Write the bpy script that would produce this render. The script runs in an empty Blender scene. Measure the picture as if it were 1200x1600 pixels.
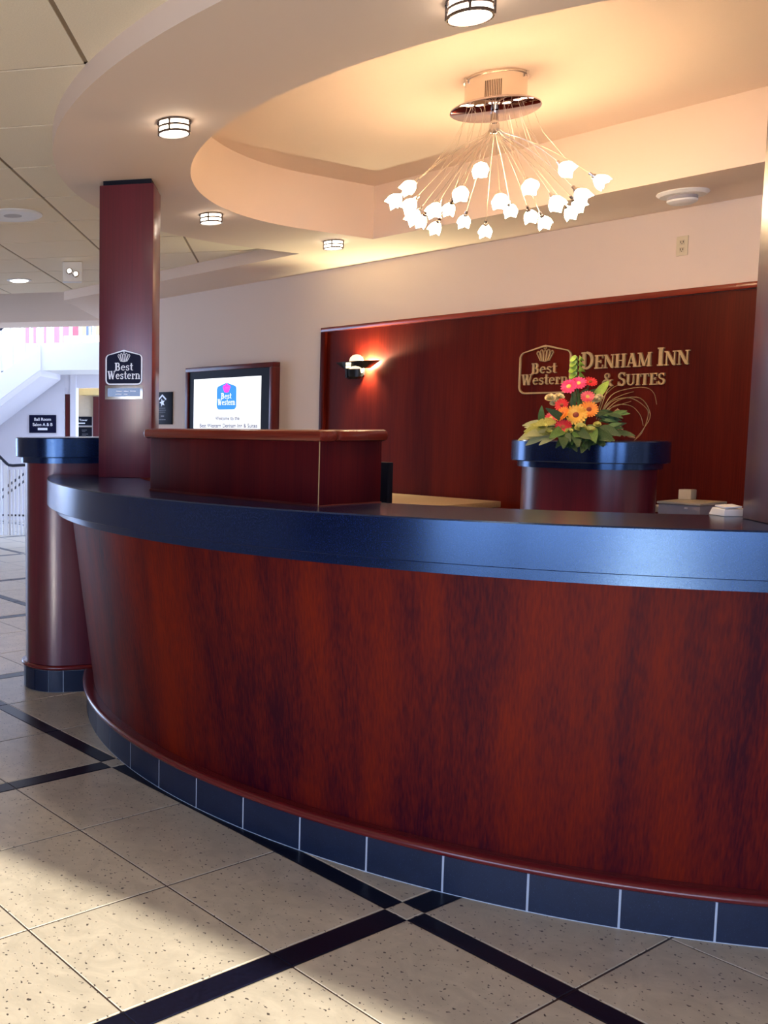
import bpy, bmesh, math, random
from mathutils import Vector, Matrix
random.seed(7)
PI = math.pi
SC = bpy.context.scene
COL = SC.collection

# ------------------------------------------------------------------ camera
EYE = 1.345
YAW, PITCH, FPX, CX, CY = 1.00857409, 0.0911183, 1528.65, 102.35, 800.0
cd = bpy.data.cameras.new('camera')
cd.sensor_fit = 'HORIZONTAL'; cd.sensor_width = 36.0
cd.lens = FPX / 1200 * 36.0
cd.shift_x = (600 - CX) / 1200.0
cd.shift_y = 0.0
cd.clip_start = 0.05; cd.clip_end = 200
cam = bpy.data.objects.new('camera', cd); COL.objects.link(cam)
cam.location = (0, 0, EYE)
cam.rotation_euler = (PI / 2 - PITCH, 0, YAW)
SC.camera = cam

# ------------------------------------------------------------------ world, daylight, exposure
w = bpy.data.worlds.new('world'); SC.world = w; w.use_nodes = True
bg = w.node_tree.nodes['Background']
bg.inputs[0].default_value = (0.46, 0.62, 1.0, 1)
bg.inputs[1].default_value = 5.6
FN = Vector((0.28, -0.96, 0)).normalized()      # outward normal of the glazed street front
FT = Vector((0.96, 0.28, 0)).normalized()       # along it
FS = 3.0                                         # its distance from the camera


def front(t, s=FS, z=0.0):
    p = FN * s + FT * t
    return Vector((p.x, p.y, z))


sd = bpy.data.lights.new('sun', 'SUN'); sd.energy = 8.0; sd.angle = math.radians(0.5)
sd.color = (1.0, 0.93, 0.80)
sun = bpy.data.objects.new('sun', sd); COL.objects.link(sun)
sun_dir = Vector((-4.32, 4.09, -2.3))
sun.rotation_euler = sun_dir.to_track_quat('-Z', 'Y').to_euler()
sun.location = (6, -8, 6)


def portal(name, loc, direction, sx, sy):
    a = bpy.data.lights.new(name, 'AREA'); a.shape = 'RECTANGLE'; a.size = sx; a.size_y = sy
    a.cycles.is_portal = True
    o = bpy.data.objects.new(name, a); COL.objects.link(o)
    o.location = loc; o.rotation_euler = Vector(direction).to_track_quat('-Z', 'Z').to_euler()
    return o


portal('window_portal', front(2.4, FS - 0.01, 1.25), -FN, 8.0, 2.3)

SC.view_settings.view_transform = 'Standard'
SC.view_settings.look = 'None'
SC.view_settings.gamma = 1.0
SC.view_settings.use_curve_mapping = False
SC.view_settings.exposure = 0.42


# ------------------------------------------------------------------ camera-solved measuring helpers
def _ray(px, py):
    f = Vector((-math.sin(YAW) * math.cos(PITCH), math.cos(YAW) * math.cos(PITCH), -math.sin(PITCH)))
    r = Vector((math.cos(YAW), math.sin(YAW), 0)); u = r.cross(f)
    return r * ((px - CX) / FPX) + u * (-(py - CY) / FPX) + f


E0 = Vector((0, 0, EYE))


def at(px, py, d):
    return E0 + _ray(px, py) * d


def hit(px, py, p0, n):
    r = _ray(px, py); n = Vector(n)
    return E0 + r * ((Vector(p0) - E0).dot(n) / r.dot(n))


# ------------------------------------------------------------------ materials
def new_mat(name):
    m = bpy.data.materials.new(name); m.use_nodes = True
    nt = m.node_tree; b = nt.nodes['Principled BSDF']
    return m, nt, b


def simple(name, col, rough=0.5, metal=0.0, spec=0.5, coat=0.0, var=0.0, scale=30.0, bump=0.0):
    m, nt, b = new_mat(name)
    b.inputs['Base Color'].default_value = (*col, 1)
    b.inputs['Roughness'].default_value = rough
    b.inputs['Metallic'].default_value = metal
    b.inputs['Specular IOR Level'].default_value = spec
    b.inputs['Coat Weight'].default_value = coat
    b.inputs['Coat Roughness'].default_value = 0.15
    if var > 0 or bump > 0:
        tc = nt.nodes.new('ShaderNodeTexCoord'); n = nt.nodes.new('ShaderNodeTexNoise')
        n.inputs['Scale'].default_value = scale; n.inputs['Detail'].default_value = 4
        nt.links.new(tc.outputs['Object'], n.inputs['Vector'])
        if var > 0:
            r = nt.nodes.new('ShaderNodeValToRGB')
            r.color_ramp.elements[0].position = 0.3; r.color_ramp.elements[1].position = 0.7
            r.color_ramp.elements[0].color = (*[max(0, c * (1 - var)) for c in col], 1)
            r.color_ramp.elements[1].color = (*[min(1, c * (1 + var)) for c in col], 1)
            nt.links.new(n.outputs['Fac'], r.inputs['Fac']); nt.links.new(r.outputs['Color'], b.inputs['Base Color'])
        if bump > 0:
            bp = nt.nodes.new('ShaderNodeBump'); bp.inputs['Strength'].default_value = bump; bp.inputs['Distance'].default_value = 0.002
            nt.links.new(n.outputs['Fac'], bp.inputs['Height']); nt.links.new(bp.outputs['Normal'], b.inputs['Normal'])
    return m


def emit(name, col, strength):
    m, nt, b = new_mat(name)
    b.inputs['Base Color'].default_value = (*[min(1, c) * 0.8 for c in col], 1)
    b.inputs['Emission Color'].default_value = (*col, 1)
    b.inputs['Emission Strength'].default_value = strength
    return m


def wood(name, dark, light, rough=0.32, coat=0.35, streak=4.0, horiz=None, spec=0.3, shift=(0, 0, 0)):
    m, nt, b = new_mat(name)
    N = nt.nodes.new; L = nt.links.new
    tc = N('ShaderNodeTexCoord')
    mp = N('ShaderNodeMapping'); L(tc.outputs['Object'], mp.inputs['Vector'])
    s1 = (streak, streak, 0.22); s2 = (190, 190, 3)
    if horiz == 'x': s1 = (0.35, streak, streak); s2 = (5, 170, 170)
    if horiz == 'y': s1 = (streak, 0.35, streak); s2 = (170, 5, 170)
    mp.inputs['Scale'].default_value = s1; mp.inputs['Location'].default_value = shift
    n1 = N('ShaderNodeTexNoise'); n1.inputs['Scale'].default_value = 1.0; n1.inputs['Detail'].default_value = 5; n1.inputs['Roughness'].default_value = 0.6
    L(mp.outputs[0], n1.inputs['Vector'])
    mp2 = N('ShaderNodeMapping'); L(tc.outputs['Object'], mp2.inputs['Vector']); mp2.inputs['Scale'].default_value = s2
    n2 = N('ShaderNodeTexNoise'); n2.inputs['Scale'].default_value = 1.0; n2.inputs['Detail'].default_value = 3
    L(mp2.outputs[0], n2.inputs['Vector'])
    mx = N('ShaderNodeMath'); mx.operation = 'MULTIPLY_ADD'; mx.inputs[1].default_value = 0.30
    L(n2.outputs['Fac'], mx.inputs[0])
    sc = N('ShaderNodeMath'); sc.operation = 'MULTIPLY'; sc.inputs[1].default_value = 0.85; L(n1.outputs['Fac'], sc.inputs[0])
    L(sc.outputs[0], mx.inputs[2])
    r = N('ShaderNodeValToRGB')
    r.color_ramp.elements[0].position = 0.45; r.color_ramp.elements[0].color = (*dark, 1)
    r.color_ramp.elements[1].position = 0.71; r.color_ramp.elements[1].color = (*light, 1)
    L(mx.outputs[0], r.inputs['Fac']); L(r.outputs['Color'], b.inputs['Base Color'])
    b.inputs['Roughness'].default_value = rough
    b.inputs['Specular IOR Level'].default_value = spec
    b.inputs['Coat Weight'].default_value = coat; b.inputs['Coat Roughness'].default_value = 0.18
    bp = N('ShaderNodeBump'); bp.inputs['Strength'].default_value = 0.08; bp.inputs['Distance'].default_value = 0.001
    L(n2.outputs['Fac'], bp.inputs['Height']); L(bp.outputs['Normal'], b.inputs['Normal'])
    return m


def speckle(name, col, fleck, thr, rough, scale=260.0, spec=0.5, mottling=0.12, tint=None):
    m, nt, b = new_mat(name); N = nt.nodes.new; L = nt.links.new
    tc = N('ShaderNodeTexCoord'); oi = N('ShaderNodeObjectInfo')
    ad = N('ShaderNodeVectorMath'); ad.operation = 'ADD'
    L(tc.outputs['Object'], ad.inputs[0])
    rs = N('ShaderNodeVectorMath'); rs.operation = 'SCALE'; L(oi.outputs['Location'], rs.inputs[0]); rs.inputs['Scale'].default_value = 1.0
    L(rs.outputs[0], ad.inputs[1])
    a = N('ShaderNodeTexNoise'); a.inputs['Scale'].default_value = scale; a.inputs['Detail'].default_value = 1.0
    L(ad.outputs[0], a.inputs['Vector'])
    g = N('ShaderNodeMath'); g.operation = 'GREATER_THAN'; g.inputs[1].default_value = thr; L(a.outputs['Fac'], g.inputs[0])
    c = N('ShaderNodeTexNoise'); c.inputs['Scale'].default_value = 9; c.inputs['Detail'].default_value = 6; c.inputs['Roughness'].default_value = 0.65
    c.inputs['Distortion'].default_value = 1.2
    L(ad.outputs[0], c.inputs['Vector'])
    r = N('ShaderNodeValToRGB'); r.color_ramp.elements[0].position = 0.35; r.color_ramp.elements[1].position = 0.65
    r.color_ramp.elements[0].color = (*[x * (1 - mottling) for x in col], 1); r.color_ramp.elements[1].color = (*[min(1, x * (1 + mottling)) for x in col], 1)
    L(c.outputs['Fac'], r.inputs['Fac'])
    mx = N('ShaderNodeMix'); mx.data_type = 'RGBA'; L(g.outputs[0], mx.inputs[0]); L(r.outputs['Color'], mx.inputs[6]); mx.inputs[7].default_value = (*fleck, 1)
    L(mx.outputs[2], b.inputs['Base Color'])
    b.inputs['Roughness'].default_value = rough; b.inputs['Specular IOR Level'].default_value = spec
    if tint: b.inputs['IOR'].default_value = 1.62
    if tint: b.inputs['Specular Tint'].default_value = (*tint, 1)
    return m


CHERRY = wood('cherry_veneer', (0.030, 0.0010, 0.008), (0.175, 0.0120, 0.0030), rough=0.45, coat=0.0, spec=0.12, shift=(3.7, 1.3, 0.4))
CHERRY_DARK = wood('cherry_veneer_dark', (0.055, 0.003, 0.007), (0.125, 0.008, 0.008), rough=0.30, coat=0.12, streak=6, spec=0.45)
CHERRY_WALL = wood('cherry_wall_veneer', (0.055, 0.0030, 0.0022), (0.130, 0.0115, 0.0038), rough=0.42, coat=0.0, streak=3, spec=0.12)
LEDGE = wood('cherry_ledge_veneer', (0.042, 0.0022, 0.006), (0.10, 0.0065, 0.007), rough=0.4, coat=0.0, streak=6, spec=0.15)
PILLARW = wood('cherry_pillar_veneer', (0.060, 0.003, 0.015), (0.130, 0.008, 0.022), rough=0.34, coat=0.2, streak=6, spec=0.7)  # purple cast of the window reflection is put into the veneer colour
CHERRY_X = wood('cherry_rail_x', (0.12, 0.013, 0.008), (0.24, 0.03, 0.012), rough=0.22, coat=0.6, streak=8, horiz='x')
CHERRY_Y = wood('cherry_rail_y', (0.12, 0.013, 0.008), (0.24, 0.03, 0.012), rough=0.22, coat=0.6, streak=8, horiz='y')
MOULD = simple('cherry_moulding', (0.15, 0.012, 0.014), 0.25, coat=0.5)
BLACK = speckle('black_granite_laminate', (0.003, 0.007, 0.036), (0.008, 0.022, 0.10), 0.64, 0.2, 420, spec=1.0, tint=(0.34, 0.58, 1.0))  # blue of the window reflection is put into base and specular tint
BLUET = speckle('blue_slate_tile', (0.011, 0.020, 0.050), (0.03, 0.05, 0.11), 0.7, 0.4, 380, spec=0.4)
GROUT_L = simple('pale_grout', (0.55, 0.6, 0.68), 0.8)
TILE = speckle('cream_floor_tile', (0.61, 0.54, 0.42), (0.10, 0.08, 0.07), 0.69, 0.28, 85, mottling=0.10)
STRIP = simple('black_floor_tile', (0.006, 0.007, 0.020), 0.3, spec=0.3, var=0.3, scale=80)
DRYWALL = simple('painted_drywall', (0.80, 0.64, 0.53), 0.75, bump=0.06, scale=180)
WALLP = simple('painted_wall', (0.76, 0.62, 0.52), 0.75, bump=0.06, scale=160)
WHITEP = simple('white_paint', (0.84, 0.84, 0.86), 0.6, bump=0.03, scale=150)
LAVP = simple('pale_hall_paint', (0.70, 0.68, 0.74), 0.7, bump=0.03, scale=150)
ACT = simple('acoustic_tile', (0.88, 0.77, 0.60), 0.9, var=0.05, scale=220, bump=0.25)
GRID = simple('ceiling_grid_paint', (0.30, 0.22, 0.14), 0.6, var=0.05)
CHROME = simple('chrome', (0.75, 0.72, 0.72), 0.08, metal=1.0)
STEEL = simple('brushed_nickel', (0.55, 0.53, 0.52), 0.3, metal=1.0, var=0.05, scale=60)
GOLD = simple('brass_lettering', (0.64, 0.45, 0.22), 0.4, metal=0.4, var=0.08, scale=50)
SILVER = simple('silver_print', (0.62, 0.60, 0.62), 0.35, metal=0.3)
NAVY = simple('navy_sign_face', (0.005, 0.006, 0.030), 0.45, spec=0.12, var=0.1)
BLACKP = simple('black_plastic', (0.006, 0.007, 0.014), 0.45, spec=0.12, var=0.1)
DARKM = simple('dark_bronze_metal', (0.012, 0.012, 0.014), 0.35, metal=0.4, var=0.1)
BEIGE = simple('beige_plastic', (0.55, 0.48, 0.36), 0.5, var=0.04)
GREYP = simple('grey_plastic', (0.36, 0.33, 0.36), 0.5, var=0.04)
WHITEPL = simple('white_plastic', (0.82, 0.80, 0.78), 0.4, var=0.02)
PAPER = simple('white_card', (0.85, 0.83, 0.82), 0.7, var=0.02)
DESKTOP = simple('tan_laminate', (0.50, 0.36, 0.22), 0.5, var=0.06, scale=60)
PINK = simple('pink_panel', (0.30, 0.085, 0.15), 0.7, var=0.05)
TAN = simple('tan_panel', (0.26, 0.20, 0.12), 0.7, var=0.05)
BLUEP = simple('blue_panel', (0.03, 0.06, 0.25), 0.6, var=0.05)
DARKRAIL = simple('dark_handrail', (0.012, 0.014, 0.03), 0.4, var=0.1)
GLOW_COOL = emit('lamp_glass_lit', (1.0, 0.84, 0.66), 10.0)
CAGE = simple('dark_nickel', (0.16, 0.13, 0.12), 0.25, metal=1.0)
GLOW_BULB = emit('bulb_lit', (1.0, 0.70, 0.40), 44.0)
GLOW_SCONCE = emit('sconce_glass_lit', (1.0, 0.80, 0.52), 0.95)
GLOW_SLOT = emit('sconce_slot_lit', (1.0, 0.85, 0.55), 1.2)
GLOW_CAN = emit('can_lamp_lit', (1.0, 0.97, 0.95), 6.0)
SCREEN = emit('screen_white', (0.95, 0.99, 1.0), 0.74)
SCR_BLUE = emit('screen_blue', (0.015, 0.20, 0.75), 1.0)
SCR_PINK = emit('screen_pink', (0.75, 0.03, 0.45), 1.0)
SCR_TEXT = emit('screen_text', (0.10, 0.09, 0.15), 0.7)
SCR_DARK = emit('screen_dark_blue', (0.02, 0.02, 0.12), 1.0)


# ------------------------------------------------------------------ mesh builder
class MB:
    def __init__(self):
        self.v = []; self.f = []

    def add(self, vs, fs):
        o = len(self.v); self.v += [Vector(p) for p in vs]; self.f += [[i + o for i in f] for f in fs]
        return self

    def box(self, lo, hi, rot=0.0, piv=None):
        x0, y0, z0 = lo; x1, y1, z1 = hi
        vs = [Vector(p) for p in ((x0, y0, z0), (x1, y0, z0), (x1, y1, z0), (x0, y1, z0), (x0, y0, z1), (x1, y0, z1), (x1, y1, z1), (x0, y1, z1))]
        if rot:
            R = Matrix.Rotation(rot, 3, 'Z'); pv = Vector(piv) if piv else Vector(((x0 + x1) / 2, (y0 + y1) / 2, 0))
            vs = [R @ (p - pv) + pv for p in vs]
        return self.add(vs, [(0, 3, 2, 1), (4, 5, 6, 7), (0, 1, 5, 4), (1, 2, 6, 5), (2, 3, 7, 6), (3, 0, 4, 7)])

    def fbox(self, org, ux, uy, uz, lo, hi):
        """box in a local frame"""
        x0, y0, z0 = lo; x1, y1, z1 = hi
        vs = [org + ux * a + uy * b + uz * c for a, b, c in ((x0, y0, z0), (x1, y0, z0), (x1, y1, z0), (x0, y1, z0), (x0, y0, z1), (x1, y0, z1), (x1, y1, z1), (x0, y1, z1))]
        return self.add(vs, [(0, 3, 2, 1), (4, 5, 6, 7), (0, 1, 5, 4), (1, 2, 6, 5), (2, 3, 7, 6), (3, 0, 4, 7)])

    def prism(self, poly, z0, z1):
        n = len(poly)
        vs = [(p[0], p[1], z0) for p in poly] + [(p[0], p[1], z1) for p in poly]
        fs = [tuple(reversed(range(n))), tuple(range(n, 2 * n))] + [(i, (i + 1) % n, n + (i + 1) % n, n + i) for i in range(n)]
        return self.add(vs, fs)

    def fprism(self, poly, org, ux, uy, un, d0, d1):
        n = len(poly)
        vs = [org + ux * p[0] + uy * p[1] + un * d0 for p in poly] + [org + ux * p[0] + uy * p[1] + un * d1 for p in poly]
        fs = [tuple(reversed(range(n))), tuple(range(n, 2 * n))] + [(i, (i + 1) % n, n + (i + 1) % n, n + i) for i in range(n)]
        return self.add(vs, fs)

    def loft(self, rings, closed=True, cap0=True, cap1=True):
        n = len(rings[0]); vs = [p for r in rings for p in r]; fs = []
        for k in range(len(rings) - 1):
            for i in range(n if closed else n - 1):
                j = (i + 1) % n
                fs.append((k * n + i, k * n + j, (k + 1) * n + j, (k + 1) * n + i))
        if cap0: fs.append(tuple(reversed(range(n))))
        if cap1: fs.append(tuple(range((len(rings) - 1) * n, len(rings) * n)))
        return self.add(vs, fs)

    def lathe(self, prof, c=(0, 0, 0), n=32, axis=None):
        c = Vector(c)
        if axis is None: q = Matrix.Identity(3)
        else: q = Vector(axis).to_track_quat('Z', 'Y').to_matrix()
        rings = [[c + q @ Vector((r * math.cos(2 * PI * i / n), r * math.sin(2 * PI * i / n), z)) for i in range(n)] for r, z in prof]
        return self.loft(rings)

    def arc(self, C, prof, a0, a1, n=96):
        """closed (r, z) profile swept about the vertical axis through C"""
        rings = []
        for k in range(n + 1):
            a = a0 + (a1 - a0) * k / n
            rings.append([Vector((C[0] + r * math.cos(a), C[1] + r * math.sin(a), z)) for r, z in prof])
        return self.loft(rings)

    def tube(self, pts, r, n=8, r1=None):
        pts = [Vector(p) for p in pts]; rings = []; m = len(pts)
        up = Vector((0.123, 0.217, 1)).normalized()
        for i, p in enumerate(pts):
            t = (pts[min(i + 1, m - 1)] - pts[max(i - 1, 0)]).normalized()
            x = t.cross(up)
            if x.length < 1e-4: x = t.cross(Vector((1, 0, 0)))
            x.normalize(); y = t.cross(x)
            rr = r if r1 is None else r + (r1 - r) * i / (m - 1)
            rings.append([p + x * (rr * math.cos(2 * PI * k / n)) + y * (rr * math.sin(2 * PI * k / n)) for k in range(n)])
        return self.loft(rings)

    def ball(self, c, rx, ry=None, rz=None, n=14, m=8):
        ry = ry or rx; rz = rz or rx; c = Vector(c)
        rings = [[c + Vector((rx * math.sin(PI * k / m) * math.cos(2 * PI * i / n), ry * math.sin(PI * k / m) * math.sin(2 * PI * i / n), -rz * math.cos(PI * k / m))) for i in range(n)] for k in range(1, m)]
        return self.loft(rings)


def obj(name, mb, mat, parent=None, loc=None, smooth=True, bevel=0.0, angle=35):
    """link one mesh object; vertices are given in world space"""
    root = parent
    while root is not None and root.parent is not None: root = root.parent
    if root is not None:
        off = Vector(root.location)
    elif loc is not None:
        off = Vector(loc)
    else:
        xs = [p.x for p in mb.v]; ys = [p.y for p in mb.v]; zs = [p.z for p in mb.v]
        off = Vector(((min(xs) + max(xs)) / 2, (min(ys) + max(ys)) / 2, min(zs)))
    me = bpy.data.meshes.new(name)
    me.from_pydata([tuple(p - off) for p in mb.v], [], mb.f)
    bm = bmesh.new(); bm.from_mesh(me)
    bmesh.ops.recalc_face_normals(bm, faces=bm.faces)
    if bevel > 0:
        bmesh.ops.bevel(bm, geom=[e for e in bm.edges if e.is_manifold and e.calc_face_angle(0) > 0.6], offset=bevel, segments=2, affect='EDGES', profile=0.5)
    bm.to_mesh(me); bm.free()
    if smooth:
        me.polygons.foreach_set('use_smooth', [True] * len(me.polygons))
        me.set_sharp_from_angle(angle=math.radians(angle))
    me.materials.append(mat)
    o = bpy.data.objects.new(name, me); COL.objects.link(o)
    if parent is not None: o.parent = parent
    else: o.location = off
    return o


def shared(name, me, parent, matrix):
    o = bpy.data.objects.new(name, me); COL.objects.link(o); o.parent = parent; o.matrix_local = matrix
    return o


def thing(name, label, cat, loc, group=None):
    o = bpy.data.objects.new(name, None); COL.objects.link(o); o.location = loc; o.empty_display_size = 0.1
    o['label'] = label; o['category'] = cat
    if group: o['group'] = group
    return o


def tag(o, label, cat, group=None):
    o['label'] = label; o['category'] = cat
    if group: o['group'] = group
    return o


def struct(name, mb, mat, parent=None, **k):
    o = obj(name, mb, mat, parent, **k)
    if parent is None: o['kind'] = 'structure'
    return o


def part_label(o, s):
    o['label'] = s
    return o


# ------------------------------------------------------------------ lettering: a bold slab-serif stroke alphabet
def L_(x0, y0, x1, y1, w): return ('l', x0, y0, x1, y1, w)
def A_(cx, cy, rx, ry, a0, a1, w): return ('a', cx, cy, rx, ry, a0, a1, w)


GLY = {
 'B': (.74, [L_(.18, 0, .18, 1, .19), L_(.02, .955, .38, .955, .09), L_(.02, .045, .40, .045, .09), L_(.2, .53, .4, .53, .08), A_(.36, .745, .17, .212, 90, -90, .15), A_(.38, .285, .20, .243, 90, -90, .16)]),
 'e': (.58, [A_(.29, .335, .20, .28, 5, 318, .12), L_(.1, .375, .54, .375, .08)]),
 's': (.50, [A_(.25, .485, .14, .135, 20, 265, .11), A_(.25, .19, .15, .15, 95, -165, .12), L_(.40, .47, .40, .64, .06), L_(.085, .03, .085, .2, .06)]),
 't': (.42, [L_(.2, .1, .2, .92, .15), L_(.03, .63, .4, .63, .08), A_(.30, .13, .10, .09, 180, 330, .09)]),
 'W': (1.06, [L_(.14, 1, .32, 0, .19), L_(.32, 0, .54, .95, .09), L_(.5, 1, .70, 0, .19), L_(.70, 0, .92, 1, .09), L_(.0, .96, .3, .96, .08), L_(.4, .96, .62, .96, .08), L_(.8, .96, 1.06, .96, .08)]),
 'r': (.48, [L_(.17, 0, .17, .66, .15), L_(.03, .035, .33, .035, .07), L_(.03, .63, .18, .63, .07), A_(.33, .46, .12, .14, 160, 20, .10), L_(.42, .44, .42, .58, .10)]),
 'n': (.68, [L_(.17, 0, .17, .66, .15), L_(.51, 0, .51, .46, .15), A_(.34, .44, .17, .18, 180, 0, .11), L_(.03, .035, .31, .035, .07), L_(.38, .035, .66, .035, .07), L_(.03, .63, .18, .63, .07)]),
 'D': (.82, [L_(.18, 0, .18, 1, .19), L_(.02, .955, .36, .955, .09), L_(.02, .045, .36, .045, .09), A_(.34, .5, .34, .455, 90, -90, .17)]),
 'E': (.68, [L_(.18, 0, .18, 1, .19), L_(.02, .955, .62, .955, .09), L_(.02, .045, .64, .045, .09), L_(.18, .52, .48, .52, .08), L_(.6, .74, .6, 1, .06), L_(.62, 0, .62, .28, .06), L_(.47, .4, .47, .64, .06)]),
 'N': (.84, [L_(.15, 0, .15, 1, .08), L_(.15, .97, .68, .03, .19), L_(.68, 0, .68, 1, .08), L_(.0, .96, .24, .96, .08), L_(.02, .04, .28, .04, .08), L_(.55, .96, .82, .96, .08)]),
 'H': (.84, [L_(.18, 0, .18, 1, .19), L_(.64, 0, .64, 1, .19), L_(.18, .52, .64, .52, .08), L_(.02, .96, .34, .96, .08), L_(.02, .04, .34, .04, .08), L_(.48, .96, .80, .96, .08), L_(.48, .04, .80, .04, .08)]),
 'A': (.80, [L_(.12, 0, .38, 1, .08), L_(.38, 1, .66, 0, .2), L_(.2, .3, .56, .3, .07), L_(.0, .04, .26, .04, .08), L_(.5, .04, .80, .04, .08)]),
 'M': (1.0, [L_(.15, 0, .15, 1, .08), L_(.17, .97, .48, .05, .18), L_(.48, .05, .80, 1, .07), L_(.82, 0, .82, 1, .19), L_(.0, .96, .26, .96, .08), L_(.02, .04, .28, .04, .08), L_(.72, .96, .98, .96, .08), L_(.68, .04, .98, .04, .08)]),
 'I': (.40, [L_(.2, 0, .2, 1, .2), L_(.03, .96, .37, .96, .08), L_(.03, .04, .37, .04, .08)]),
 'S': (.62, [A_(.3, .74, .19, .215, 20, 262, .13), A_(.3, .27, .21, .225, 98, -165, .15), L_(.5, .7, .5, .98, .06), L_(.08, .02, .08, .32, .06)]),
 'U': (.82, [L_(.18, .3, .18, 1, .19), A_(.41, .3, .23, .25, 180, 360, .11), L_(.64, .3, .64, 1, .08), L_(.02, .96, .34, .96, .08), L_(.5, .96, .78, .96, .08)]),
 'T': (.76, [L_(.37, 0, .37, 1, .19), L_(.03, .955, .71, .955, .09), L_(.05, .72, .05, 1, .06), L_(.69, .72, .69, 1, .06), L_(.2, .04, .54, .04, .08)]),
 '&': (.86, [A_(.36, .78, .14, .17, -60, 240, .10), A_(.30, .25, .22, .21, 60, 330, .12), L_(.26, .68, .70, .05, .14), L_(.50, .16, .66, .44, .08), L_(.56, .46, .8, .46, .07), L_(.6, .04, .82, .04, .08)]),
}


def glyph_polys(ch):
    adv, els = GLY[ch]; out = []
    for e in els:
        if e[0] == 'l':
            _, x0, y0, x1, y1, wd = e
            d = Vector((x1 - x0, y1 - y0)).normalized(); n = Vector((-d.y, d.x)) * (wd / 2)
            if abs(d.y) > 0.2 and abs(d.x) > 0.02:      # slanted stems are cut level at head and foot
                n = Vector((-wd / 2 / abs(d.y) * (1 if d.y > 0 else -1), 0))
            out.append([[(x0 - n.x, y0 - n.y), (x1 - n.x, y1 - n.y), (x1 + n.x, y1 + n.y), (x0 + n.x, y0 + n.y)]])
        else:
            _, cx, cy, rx, ry, a0, a1, wd = e
            k = max(6, int(abs(a1 - a0) / 18)); quads = []
            pi, po = [], []
            for i in range(k + 1):
                a = math.radians(a0 + (a1 - a0) * i / k)
                pi.append((cx + (rx - wd / 2) * math.cos(a), cy + (ry - wd / 2 * 0.8) * math.sin(a)))
                po.append((cx + (rx + wd / 2) * math.cos(a), cy + (ry + wd / 2 * 0.8) * math.sin(a)))
            for i in range(k): quads.append([pi[i], pi[i + 1], po[i + 1], po[i]])
            out.append(quads)
    return adv, out


def letter_mb(ch, org, ux, uy, un, h, sx, depth, base=0.0):
    mb = MB(); adv, groups = glyph_polys(ch)
    eps = 0.0
    for g in groups:
        for q in g:
            mb.fprism([(p[0] * h * sx, p[1] * h) for p in q], org, ux, uy, un, base, base + depth + eps)
        eps += depth * 0.02
    return mb, adv * h * sx


def word_width(s, h, big=1.0):
    return sum((GLY[c][0] if c != ' ' else .34) * (big if (i == 0 or s[i - 1] == ' ') else 1) for i, c in enumerate(s)) * h


def serif_text(s, org, ux, uy, un, h, width, depth, mat, parent, big=1.0, base=0.0, joined=False, name='letter'):
    """set s from org along ux so that it fills width; capitals after a blank are big times taller"""
    sx = width / word_width(s, h, big); x = 0.0; alln = MB(); objs = []
    for i, c in enumerate(s):
        k = big if (i == 0 or s[i - 1] == ' ') else 1.0
        if c == ' ': x += .34 * h * sx; continue
        mb, adv = letter_mb(c, org + ux * x, ux, uy, un, h * k, sx, depth, base)
        x += adv
        if joined: alln.add(mb.v, mb.f)
        else: objs.append(obj(name, mb, mat, parent, smooth=False))
    if joined: objs.append(obj(name, alln, mat, parent, smooth=False))
    return objs


def plain_text(s, org, ux, uy, un, width, height, mat, parent, name='lettering', depth=0.0006, bold=0.0):
    """plain sans lettering, centred on org"""
    cu = bpy.data.curves.new('t', 'FONT'); cu.body = s; cu.size = 1.0; cu.align_x = 'CENTER'; cu.offset = bold
    o = bpy.data.objects.new('t', cu); COL.objects.link(o)
    dg = bpy.context.evaluated_depsgraph_get()
    me = bpy.data.meshes.new_from_object(o.evaluated_get(dg))
    bpy.data.objects.remove(o)
    xs = [v.co.x for v in me.vertices]; ys = [v.co.y for v in me.vertices]
    kx = width / (max(xs) - min(xs)); ky = height / (max(ys) - min(ys)); mx = (max(xs) + min(xs)) / 2; my = (max(ys) + min(ys)) / 2
    mb = MB(); mb.add([org + ux * ((v.co.x - mx) * kx) + uy * ((v.co.y - my) * ky) + un * depth for v in me.vertices], [list(p.vertices) for p in me.polygons])
    bpy.data.meshes.remove(me)
    return obj(name, mb, mat, parent, smooth=False)


def shield(wd, ht, inset=0.0):
    """house-shaped badge outline with rounded corners, origin bottom left"""
    r = 0.13 * wd; x0, x1, y0 = inset, wd - inset, inset
    ys = ht * 0.80; top = ht - inset * 1.05; out = []
    r = max(r - inset, 0.02 * wd)

    def corner(cx, cy, a0, a1):
        for i in range(6):
            a = math.radians(a0 + (a1 - a0) * i / 5); out.append((cx + r * math.cos(a), cy + r * math.sin(a)))
    corner(x0 + r, y0 + r, 180, 270); corner(x1 - r, y0 + r, 270, 360)
    corner(x1 - r, ys - r * .4, 0, 62); 
    out.append((wd / 2 + 0.05 * wd, top - 0.012 * ht)); out.append((wd / 2, top)); out.append((wd / 2 - 0.05 * wd, top - 0.012 * ht))
    corner(x0 + r, ys - r * .4, 118, 180)
    return out


def ring_mb(outer, inner, org, ux, uy, un, d0, d1):
    mb = MB(); n = len(outer)
    P = lambda p, d: org + ux * p[0] + uy * p[1] + un * d
    vs = [P(p, d0) for p in outer] + [P(p, d1) for p in outer] + [P(p, d1) for p in inner] + [P(p, d0) for p in inner]
    fs = []
    for i in range(n):
        j = (i + 1) % n
        for a in range(4):
            b = (a + 1) % 4
            fs.append((a * n + i, a * n + j, b * n + j, b * n + i))
    return mb.add(vs, fs)


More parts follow.
